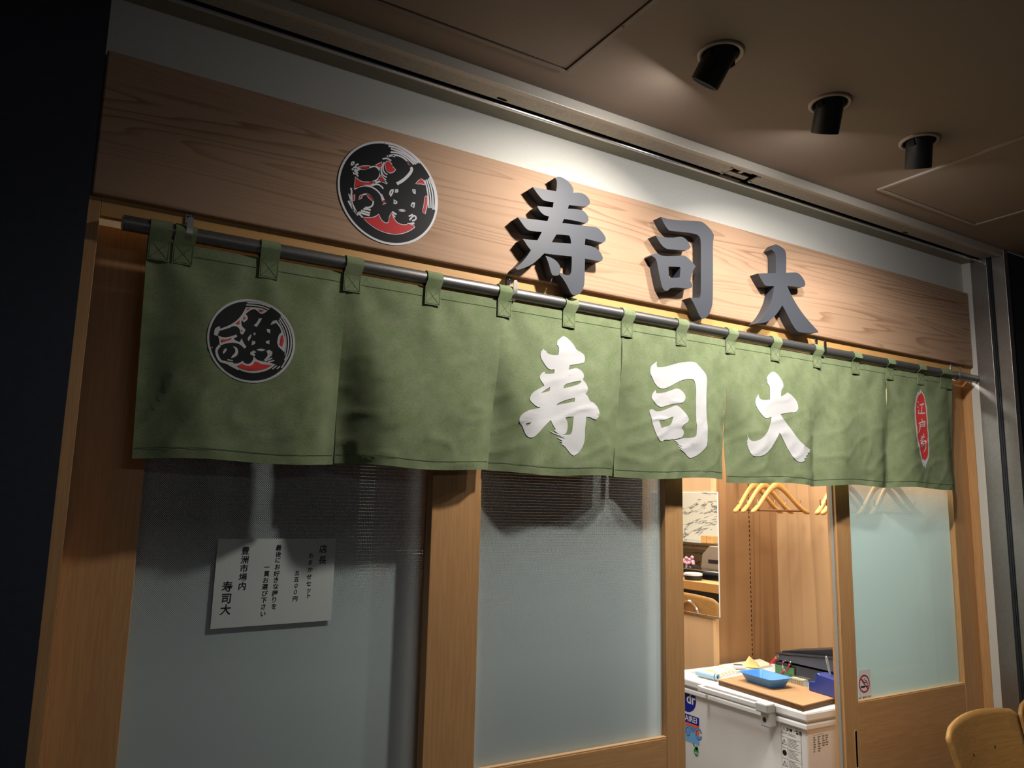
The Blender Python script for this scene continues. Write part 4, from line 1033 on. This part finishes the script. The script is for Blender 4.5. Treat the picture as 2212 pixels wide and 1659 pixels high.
# spiral notebook, folded brown paper, flat card, rolled notes, price sheet, calculator
nz = FZ + .0008
NB = [atZ(x, y, nz) for x, y in ((1553, 1441), (1636, 1424), (1668, 1440), (1590, 1455))]
NB = [Vector((min(p.x, FX1 - .015), min(p.y, FY1 - .012), nz)) for p in NB]
t = thing('spiral_notebook', 'open cream spiral notebook at the back of the freezer lid', 'notebook', (sum(p.x for p in NB) / 4, sum(p.y for p in NB) / 4, nz))
bm = B(); quadbox(bm, NB, nz, nz + .010); obj('pages', bm, M_CREAMP, t)
bm = B(); a, b = NB[0], NB[1]
for k in range(24):
    c = a + (b - a) * ((k + .5) / 24); c = Vector((c.x, c.y, nz + .008))
    d = (b - a).normalized(); nn = Vector((-d.y, d.x, 0))
    tube(bm, [c + nn * (.007 * math.cos(q)) + Vector((0, 0, .007 * math.sin(q))) for q in [math.pi * 2 * j / 10 for j in range(10)]], .0011, 5)
obj('spiral_wire', bm, M_CHARC, t)
fp = [atZ(x, y, nz + .014) for x, y in ((1603, 1441), (1652, 1444))]
pk = atX(1618, 1417, (fp[0].x + fp[1].x) / 2 + .02)
bk2 = Vector((fp[1].x + .03, fp[1].y + .05, nz + .014)); bk1 = Vector((fp[0].x + .06, fp[0].y + .03, nz + .014))
bm = B(); rows = 8; g_ = []
for k in range(rows + 1):
    s_ = k / rows; a = fp[0].lerp(pk, s_); b = fp[1].lerp(bk2.lerp(pk, .35), s_); sag = Vector((.01, .01, -.012)) * math.sin(s_ * math.pi)
    g_.append([bm.verts.new(a.lerp(b, j / 4) + sag * (j / 4)) for j in range(5)])
for r0_, r1_ in zip(g_, g_[1:]):
    for j in range(4): bm.faces.new((r0_[j], r0_[j + 1], r1_[j + 1], r1_[j]))
o = obj('folded_paper', bm, M_KRAFT, None, 'all', base=(fp[0].x, fp[0].y, nz + .012)); md = o.modifiers.new('t', 'SOLIDIFY'); md.thickness = .001
tag(o, 'folded tan paper standing up behind the blue tray', 'paper')
cd = [atZ(x, y, nz) for x, y in ((1493, 1452), (1535, 1447), (1562, 1461), (1549, 1470))]
bm = B(); quadbox(bm, [Vector((max(p.x, FX0 + .004), p.y, 0)) for p in cd], nz, nz + .003); tag(obj('flat_card', bm, M_KRAFT, None, base=(cd[0].x, cd[0].y, nz)), 'flat brown card under the rolled blue notes', 'card')
ra, rb = atZ(1506, 1452, nz + .018), atZ(1551, 1463, nz + .018)
t = thing('rolled_notes', 'rolled pale blue printed sheets left of the blue tray', 'roll of paper', (ra.x, ra.y, nz + .003))
bm = B(); lathe(bm, ra, rb - ra, [(.008, 0), (.0145, 0), (.0145, (rb - ra).length), (.008, (rb - ra).length), (.008, 0)], 20)
d_ = (rb - ra).normalized()
obj('roll', bm, plain('pale_blue_paper', srgb(170, 200, 218), .7, 0, .15, 160), t, True)
bm = B(); lathe(bm, rb - d_ * .012, d_, [(.0152, 0), (.0152, .004)], 20); obj('rubber_band', bm, M_CHARC, t)
pc = [atZ(x, y, nz) for x, y in ((1556, 1455), (1590, 1447), (1597, 1453), (1562, 1463))]
t = thing('price_list', 'small printed sheet between rolled notes and blue tray', 'sheet', (pc[0].x, pc[0].y, nz))
bm = B(); quadbox(bm, pc, nz, nz + .0015); obj('sheet', bm, M_CREAMP, t)
bm = B()
for k in range(5):
    for j in range(5):
        f = lambda a, b: (pc[0].lerp(pc[3], a)).lerp(pc[1].lerp(pc[2], a), b) + Vector((0, 0, .0018))
        bm.faces.new([bm.verts.new(f((k + .2 + q0) / 5.2, (j + .2 + q1) / 5.2)) for q0, q1 in ((0, 0), (.55, 0), (.55, .7), (0, .7))])
obj('print', bm, plain('brown_print', srgb(150, 96, 80), .7), t)
cc_ = atZ(1597, 1444, nz + .010)
t = thing('calculator', 'small grey calculator behind the blue tray', 'calculator', (cc_.x, cc_.y, nz + .011))
bm = B(); obox(bm, (cc_.x, cc_.y, nz + .017), Vector((.6, .8, 0)), Vector((-.8, .6, 0)), (0, 0, 1), .075, .05, .010); obj('case', bm, M_GREYP, t, bevel=.002)
bm = B(); obox(bm, (cc_.x + .014, cc_.y + .020, nz + .0225), Vector((.6, .8, 0)), Vector((-.8, .6, 0)), (0, 0, 1), .02, .04, .001); obj('display', bm, M_CHARC, t)

# two stacked black document trays
ta = Vector((3.055, 2.165, FZ + .0008))
t = thing('document_trays', 'two stacked black document trays by the wall on the freezer', 'document tray', (3.11, 2.42, FZ))
def tray(bm, x0, x1, y0, y1, z0, h, th=.003, open_end=False):
    box(bm, x0, x1, y0, y1, z0, z0 + th); box(bm, x0, x0 + th, y0, y1, z0 + th, z0 + h); box(bm, x1 - th, x1, y0, y1, z0 + th, z0 + h)
    box(bm, x0 + th, x1 - th, y0, y0 + th, z0 + th, z0 + h)
    if not open_end: box(bm, x0 + th, x1 - th, y1 - th, y1, z0 + th, z0 + h)
bm = B(); tray(bm, 3.03, 3.205, 2.14, 2.60, FZ + .0008, .058); obj('lower_tray', bm, M_BLKP, t)
for (x, y) in ((3.045, 2.16), (3.19, 2.16), (3.045, 2.585), (3.19, 2.585)):
    bm = B(); box(bm, x - .006, x + .006, y - .006, y + .006, FZ + .055, FZ + .066); obj('spacer', bm, M_BLKP, t)
def wedge(bm, x0, x1, ya, yb, za, zb, ha, hb):
    v = [bm.verts.new(p) for p in ((x0, ya, za), (x1, ya, za), (x1, yb, zb), (x0, yb, zb), (x0, ya, za + ha), (x1, ya, za + ha), (x1, yb, zb + hb), (x0, yb, zb + hb))]
    for q in ((3, 2, 1, 0), (4, 5, 6, 7), (0, 1, 5, 4), (1, 2, 6, 5), (2, 3, 7, 6), (3, 0, 4, 7)): bm.faces.new([v[k] for k in q])
bm = B(); wedge(bm, 3.035, 3.205, 2.12, 2.585, FZ + .066, FZ + .066, .075, .024); obj('upper_tray', bm, M_CHARC, t, bevel=.002)
bm = B(); wedge(bm, 3.028, 3.21, 2.11, 2.60, FZ + .142, FZ + .091, .007, .007); obj('upper_rim', bm, M_BLKP, t, bevel=.002)
bm = B(); wedge(bm, 3.06, 3.21, 2.10, 2.585, FZ + .150, FZ + .099, .050, .006); obj('lid', bm, M_BLKP, t, bevel=.002)
gc = Vector((3.026, 2.615, FZ + .0008))
bm = B(); box(bm, 3.022, 3.0285, 2.49, 2.596, FZ + .001, FZ + .045); tag(obj('green_card', bm, M_GREENP, None, base=(3.025, 2.61, FZ)), 'green card leaning on the end of the black trays', 'card')

# bundle of red tagged keys
kc = atZ(1690, 1452, bt + .02); kc = Vector((2.965, 2.50, FZ + .001))
random.seed(11)
for k in range(9):
    kc = atZ(1694, 1449, FZ + .02); p = Vector((kc.x - .035 + .07 * random.random(), kc.y - .03 + .09 * random.random(), FZ + .006 + .036 * random.random()))
    nm = ('red tag in the key bundle behind the blue tray')
    t = thing('key_tag', nm, 'key tag', p, 'red key tags beside the black trays')
    a = random.uniform(-.9, .9); tl = random.uniform(.2, .9)
    d = Vector((math.sin(a) * math.cos(tl), -math.cos(a) * math.cos(tl) * .6, math.sin(tl))).normalized(); _, e, f_ = frame_of(d)
    bm = B(); obox(bm, p + d * .022, d, e, f_, .042, .013, .004); obj('tag', bm, M_REDP if k % 4 else flat('pink_plastic%d' % k, srgb(206, 110, 160)), t, bevel=.0015)
    rc = p + d * .050
    bm = B(); tube(bm, [rc + d * (.009 * math.cos(q)) + e * (.009 * math.sin(q)) for q in [math.pi * 2 * j / 14 for j in range(15)]], .0012, 6); obj('ring', bm, M_CHROME, t, True)
# clear box of odds and ends
cb = (2.845, 2.905, 2.30, 2.40)
t = thing('clear_box', 'small clear plastic box left of the navy tape dispenser', 'box', (2.875, 2.35, FZ))
bm = B(); tray(bm, *cb, FZ + .0008, .048, .0015); obj('walls', bm, M_CLEAR, t)
bm = B()
for k in range(7): obox(bm, (2.875, 2.315 + k * .011, FZ + .024), (1, 0, 0), (0, 1, .1 * (k % 3)), (0, 0, 1), .046, .004, .036)
obj('cards', bm, M_CREAMP, t)

# navy tape dispenser
t = thing('tape_dispenser', 'navy blue tape dispenser at the near edge of the brown board', 'tape dispenser', (2.80, 2.16, bt))
d0, d1 = atZ(1747, 1491, bt + .0006), atZ(1812, 1511, bt + .0006)
ud = (d0 - d1); Ld = ud.length; ud.normalize(); wd_ = Vector((ud.y, -ud.x, 0))
if wd_.x < 0: wd_ = -wd_
prof = [(0, 0), (Ld, 0), (Ld, .036), (Ld - .034, .040), (Ld - .036, .072), (Ld - .050, .080), (Ld - .062, .074), (0, .070)]
bm = B(); vs = [[bm.verts.new(d1 + ud * a + wd_ * o_ + Vector((0, 0, z))) for a, z in prof] for o_ in (0, .055)]
bm.faces.new(vs[0]); bm.faces.new(vs[1])
for i in range(len(prof)): bm.faces.new((vs[0][i], vs[0][(i + 1) % len(prof)], vs[1][(i + 1) % len(prof)], vs[1][i]))
td = obj('base', bm, M_NAVYP, t, bevel=.003)
rc = d1 + ud * .02 + wd_ * .028 + Vector((0, 0, .0775))
bm = B(); lathe(bm, rc - wd_ * .012, wd_, [(.014, 0), (.033, 0), (.033, .024), (.014, .024), (.014, 0)], 28); obj('tape_roll', bm, M_CLEAR, t, True)
bm = B(); lathe(bm, rc - wd_ * .012, wd_, [(.010, -.0005), (.0145, -.0005), (.0145, .0245), (.010, .0245), (.010, -.0005)], 24); obj('tape_core', bm, M_BLKP, t, True)
for k, (m_, lab, dx, hh) in enumerate(((M_GREYP, 'silver pen standing behind the navy tape dispenser', .066, .15), (M_BLKP, 'black pen standing behind the navy tape dispenser', .052, .135), (flat('magenta_plastic', srgb(190, 60, 150)), 'magenta pen standing behind the navy tape dispenser', .030, .13), (flat('orange_plastic', srgb(200, 120, 60)), 'orange pencil standing behind the navy tape dispenser', .042, .14))):
    p = d1 + ud * (dx + .022) + wd_ * .066 + Vector((0, 0, .001)); p.z = bt + .001
    t = thing('pen', lab, 'pen', p, 'pens behind the tape dispenser')
    d = Vector((.12 * (k - 1.5), .08 * (1 - k % 2), 1)).normalized()
    bm = B(); lathe(bm, p, d, [(.0008, 0), (.004, .012), (.0045, .02), (.0045, hh - .01), (.003, hh - .002), (0, hh)], 12); obj('barrel', bm, m_, t, True)
    bm = B(); obox(bm, p + d * (hh - .022) - Vector((.0058, 0, 0)), (1, 0, 0), (0, 1, 0), d, .0012, .003, .035); obj('clip', bm, M_CHROME, t)

# ================================================================ HANGERS
HX = 3.10
t = thing('clothes_rail', 'metal clothes rail above the freezer', 'clothes rail', (HX, 2.45, 1.70))
bm = B(); tube(bm, [(HX, 1.96, 1.70), (HX, 2.886, 1.70)], .0125, 16); obj('rail', bm, M_CHROME, t, True)
def hanger(y, label, tw=0.0, lift=0):
    t = thing('clothes_hanger', label, 'hanger', (HX, y, 1.49), 'wooden hangers on the clothes rail')
    ca, sa = math.cos(tw), math.sin(tw); ux = Vector((ca, sa, 0)); vy = Vector((-sa, ca, 0)); o_ = Vector((HX, y, 0))
    bm = B(); rings = []
    n = 26
    for k in range(n + 1):
        s_ = -1 + 2 * k / n; a = abs(s_)
        zc = 1.622 - .122 * sstep(a * .96 + .04) - .012 * a ** 4; hgt = .015 + .003 * math.cos(s_ * 3); fwd = -.020 * a ** 2
        wd2 = .0095 + .005 * a ** 2
        c = o_ + ux * (s_ * .195) + vy * fwd + Vector((0, 0, zc))
        if k in (0, n): hgt *= .6; wd2 *= .6
        rings.append([c + vy * (wd2 * math.cos(q)) + Vector((0, 0, hgt * math.sin(q))) for q in [2 * math.pi * j / 10 for j in range(10)]])
    loft(bm, rings); obj('shoulders', bm, M_HANGER, t, 'all')
    bm = B(); a = o_ + ux * -.155 + vy * -.012 + Vector((0, 0, 1.497)); b = o_ + ux * .155 + vy * -.012 + Vector((0, 0, 1.497))
    tube(bm, [a, b], .0052, 10); obj('trouser_bar', bm, M_HANGBAR, t, True)
    for s_ in (-1, 1):
        bm = B(); c = o_ + ux * (.150 * s_) + vy * -.012
        tube(bm, [c + Vector((0, 0, 1.55)), c + Vector((0, 0, 1.498))], .003, 8); obj('bar_clip', bm, M_CHROME, t)
    bm = B(); pts = [o_ + Vector((0, 0, 1.626)), o_ + Vector((0, 0, 1.668))]
    for k in range(9):
        q = math.pi * (1.35 - 1.55 * k / 8); pts.append(o_ + ux * (math.cos(q) * .017 ) + Vector((0, 0, 1.700 + math.sin(q) * .017)))
    tube(bm, pts, .0017, 8); obj('hook', bm, M_CHROME, t, True)
    return t
hanger(2.76, 'wooden hanger farthest back of the three over the freezer', .10)
hanger(2.70, 'wooden hanger in the middle of the three over the freezer', .05)
hanger(2.62, 'wooden hanger nearest the doorway of the three over the freezer', -.04)
hanger(2.275, 'wooden hanger farther back of the pair beside the right door edge', .05)
hanger(2.235, 'wooden hanger nearer of the pair beside the right door edge', 0)
hanger(2.06, 'wooden hanger dimly seen through the right door glass, farther one', 0)
hanger(2.01, 'wooden hanger dimly seen through the right door glass, nearer one', .04)

# ================================================================ DINING ROOM SEEN IN THE MIRROR
def mir(px, py, xv):
    """real place of something the mirror shows at depth xv behind its face"""
    p = atX(px, py, xv); return Vector((2 * (XM - .005) - p.x, p.y, p.z))
c0 = mir(1515, 1258, 3.55); cz = c0.z; cx = c0.x
t = thing('sushi_counter', 'long pale wooden counter reflected in the mirror', 'counter', (cx - .25, 4.6, 0))
bm = B(); box(bm, cx - .50, cx, 2.95, 6.6, cz - .055, cz); obj('counter_top', bm, M_LINTEL, t, bevel=.003)
bm = B(); box(bm, cx - .45, cx - .22, 3.0, 6.6, 0, cz - .055); obj('counter_body', bm, M_CHARC, t)
# glass-fronted case, hood box, trays and bits along the counter
k0, k1 = mir(1478, 1238, 3.72), mir(1553, 1243, 3.72)
t = thing('black_tray', 'long black glossy tray on the counter in the mirror', 'tray', (k0.x, 4, cz))
bm = B(); box(bm, k0.x - .14, k0.x + .02, 3.15, 4.6, cz + .001, cz + .06); obj('tray_box', bm, plain('glossy_black', srgb(20, 20, 24), .12), t, bevel=.004)
bm = B(); box(bm, k0.x + .0205, k0.x + .022, 3.15, 4.6, cz + .054, cz + .060); obj('rim', bm, M_CHROME, t)
w_ = mir(1497, 1245, 3.62)
t = thing('white_container', 'small white and black container on the reflected counter', 'container', (w_.x, w_.y, cz))
bm = B(); lathe(bm, (w_.x, w_.y, cz + .001), (0, 0, 1), [(0, 0), (.055, 0), (.058, .028), (0, .028)], 24); obj('cup', bm, M_BLKP, t, True)
bm = B(); lathe(bm, (w_.x, w_.y, cz + .029), (0, 0, 1), [(.060, 0), (.060, .012), (.05, .016), (0, .016)], 24); obj('lid', bm, M_STICKW, t, True)
m0, m1 = mir(1512, 1232, 3.95), mir(1600, 1180, 3.95)
ym0 = mir(1556, 1200, 3.95).y - .14; ym1 = mir(1512, 1200, 3.95).y; zt_ = mir(1540, 1180, 3.95).z
t = thing('metal_cabinet_box', 'grey metal box with slanted shoulder on the reflected counter', 'machine', (m0.x, (ym0 + ym1) / 2, cz + .06))
bm = B(); pr = [(ym0, cz + .005), (ym1, cz + .005), (ym1 - .02, zt_ - .06), (ym1 - .09, zt_), (ym0, zt_)]
vs = [[bm.verts.new((x, y, z)) for y, z in pr] for x in (m0.x - .28, m0.x)]
bm.faces.new(vs[0]); bm.faces.new(vs[1])
for i in range(5): bm.faces.new((vs[0][i], vs[0][(i + 1) % 5], vs[1][(i + 1) % 5], vs[1][i]))
obj('housing', bm, M_BRASSY, t, bevel=.006)
bm = B(); box(bm, m0.x, m0.x + .002, ym0 + .02, ym1 - .08, cz + .085, cz + .11); obj('name_strip', bm, M_BLKP, t)
s0 = mir(1515, 1173, 4.35)
t = thing('wall_shelf', 'thin steel shelf under the marble in the mirror', 'shelf', (1.36, 5, s0.z))
bm = B(); box(bm, 1.225, s0.x, 3.6, 6.4, s0.z - .02, s0.z); obj('shelf_board', bm, M_CHROME, t, bevel=.002)
bm = B(); box(bm, s0.x - .01, s0.x, 3.6, 6.4, s0.z - .05, s0.z - .03); obj('shelf_rail', bm, M_CHROME, t)
for (pa, pb, lab) in ((1511, 1523, 'left tan wooden block on the reflected shelf'), (1523, 1537, 'right tan wooden block on the reflected shelf')):
    a, b = mir(pa, 1168, 4.38), mir(pb, 1168, 4.38)
    y0_, y1_ = min(a.y, b.y), max(a.y, b.y)
    t = thing('wooden_block', lab, 'block', (a.x - .04, (y0_ + y1_) / 2, s0.z), 'tan wooden blocks on the steel shelf')
    bm = B(); box(bm, a.x - .09, a.x - .01, y0_ + .002, y1_ - .002, s0.z + .0005, s0.z + .055); obj('block', bm, M_LINTEL, t, bevel=.004)
f0 = mir(1485, 1212, 3.8)
t = thing('flower_pot', 'small pink flowers beside the grey box in the mirror', 'flowers', (f0.x, f0.y, cz + .06))
bm = B(); lathe(bm, (f0.x, f0.y, cz + .061), (0, 0, 1), [(.03, 0), (.04, f0.z - cz - .09), (0, f0.z - cz - .09)], 16); obj('pot', bm, M_CLEAR, t)
bm = B()
for k in range(26):
    q = Vector((random.uniform(-1, 1), random.uniform(-1, 1), random.uniform(-.8, 1))); q.normalize(); q *= random.uniform(.02, .05)
    bmesh.ops.create_icosphere(bm, subdivisions=1, radius=.014, matrix=Matrix.Translation((f0.x + q.x, f0.y + q.y, f0.z + q.z * .7)))
obj('petals', bm, M_PINK, t, 'all')

def chair(name, o_, yaw, w_, zt_, zb_, label, cat, lean=.05, group=None, top_w=None):
    """bentwood plywood chair; o_ is the middle of the backrest on plan, yaw turns its front"""
    top_w = top_w or w_
    t = thing(name, label, cat, (o_[0], o_[1], 0), group)
    f = Vector((math.sin(yaw), -math.cos(yaw), 0)); r = Vector((math.cos(yaw), math.sin(yaw), 0)); O = Vector((o_[0], o_[1], 0))
    bm = B(); nx, nz = 24, 14; g = []
    for j in range(nz + 1):
        s_ = j / nz; row = []
        for i in range(nx + 1):
            a = -1 + 2 * i / nx
            hw = (w_ + (top_w - w_) * s_) / 2
            zz = zb_ + (zt_ - zb_) * s_ - (.020 * a * a + .018 * max(0, abs(a) - .86) / .14 * (abs(a) > .86)) * s_ + .02 * a * a * (1 - s_)
            p = O + r * (a * hw) + f * (.035 * a * a) - f * (lean * s_) + Vector((0, 0, zz)); row.append(bm.verts.new(p))
        g.append(row)
    for j in range(nz):
        for i in range(nx): bm.faces.new((g[j][i], g[j][i + 1], g[j + 1][i + 1], g[j + 1][i]))
    o = obj('backrest', bm, M_PLY, t, 'all'); md = o.modifiers.new('t', 'SOLIDIFY'); md.thickness = .011; md.offset = 0
    for s_ in (-1, 1):
        c = O + r * (s_ * w_ * .17) - f * (lean * .55) + f * .008 + Vector((0, 0, zb_ + (zt_ - zb_) * .55))
        bm = B(); lathe(bm, c, f, [(.006, -.018), (.006, 0), (.004, .002), (0, .0025)], 12); obj('rivet', bm, M_CHROME, t, True)
    sc_ = O + f * .25
    bm = B(); rings = []
    for a, b, z in ((.19, .19, .435), (.205, .205, .440), (.205, .205, .446), (.195, .195, .450)): rings.append(rquad(sc_, r, f, a * w_ / .44, b, .06, z))
    loft(bm, rings); obj('seat', bm, M_PLY, t, True)
    for s_ in (-1, 1):
        bm = B(); tube(bm, [O + r * (s_ * .17 * w_ / .44) - f * .02 + Vector((0, 0, zb_ + .06)), O + r * (s_ * .18 * w_ / .44) + f * .02 + Vector((0, 0, .5)), O + r * (s_ * .19 * w_ / .44) + f * .03 + Vector((0, 0, .42)), O + r * (s_ * .20 * w_ / .44) - f * .04 + Vector((0, 0, 0))], .010, 10); obj('rear_leg', bm, M_CHROME, t, True)
        bm = B(); tube(bm, [sc_ + r * (s_ * .17 * w_ / .44) + f * .15 + Vector((0, 0, .434)), sc_ + r * (s_ * .19 * w_ / .44) + f * .19 + Vector((0, 0, 0))], .010, 10); obj('front_leg', bm, M_CHROME, t, True)
    return t, O, f, r
# chair at the counter: the mirror shows its back with a chrome hoop
e0_, e1_ = mir(1543, 1290, 3.22), mir(1470, 1285, 3.22)
t, O, f, r = chair('counter_chair', (e0_.x, (e0_.y + e0_.y + .44) / 2), math.pi * 1.5, .44, e0_.z, e0_.z - .30, 'plywood counter chair with chrome hoop reflected low in the mirror', 'chair', .0)
hc = mir(1493, 1318, 3.22)
bm = B(); tube(bm, [Vector((e0_.x + .02, hc.y + .085 * math.cos(q), hc.z - .05 + .10 * math.sin(q))) for q in [math.pi * k / 14 for k in range(15)]], .009, 10); obj('hoop_handle', bm, M_CHROME, t, True)

# waiting chairs outside, bottom right corner of the photo
yc = 1.47
p0, p1 = at(2023, 1562, yc), at(2212, 1555, yc)
zt_ = at(2100, 1545, yc).z
chair('waiting_chair', ((p0.x + p1.x) / 2, yc - .02), .10, (p1.x - p0.x) * .90, zt_, zt_ - .26, 'light plywood waiting chair in front of the right door', 'chair', .05, None, (p1.x - p0.x))
p0 = at(2196, 1545, 1.53)
zt_ = at(2212, 1522, 1.53).z
chair('waiting_chair', (p0.x + .215, 1.525), .0, .40, zt_ + .015, zt_ - .24, 'plywood waiting chair cut off by the right edge of the photo', 'chair', .03, None, .43)
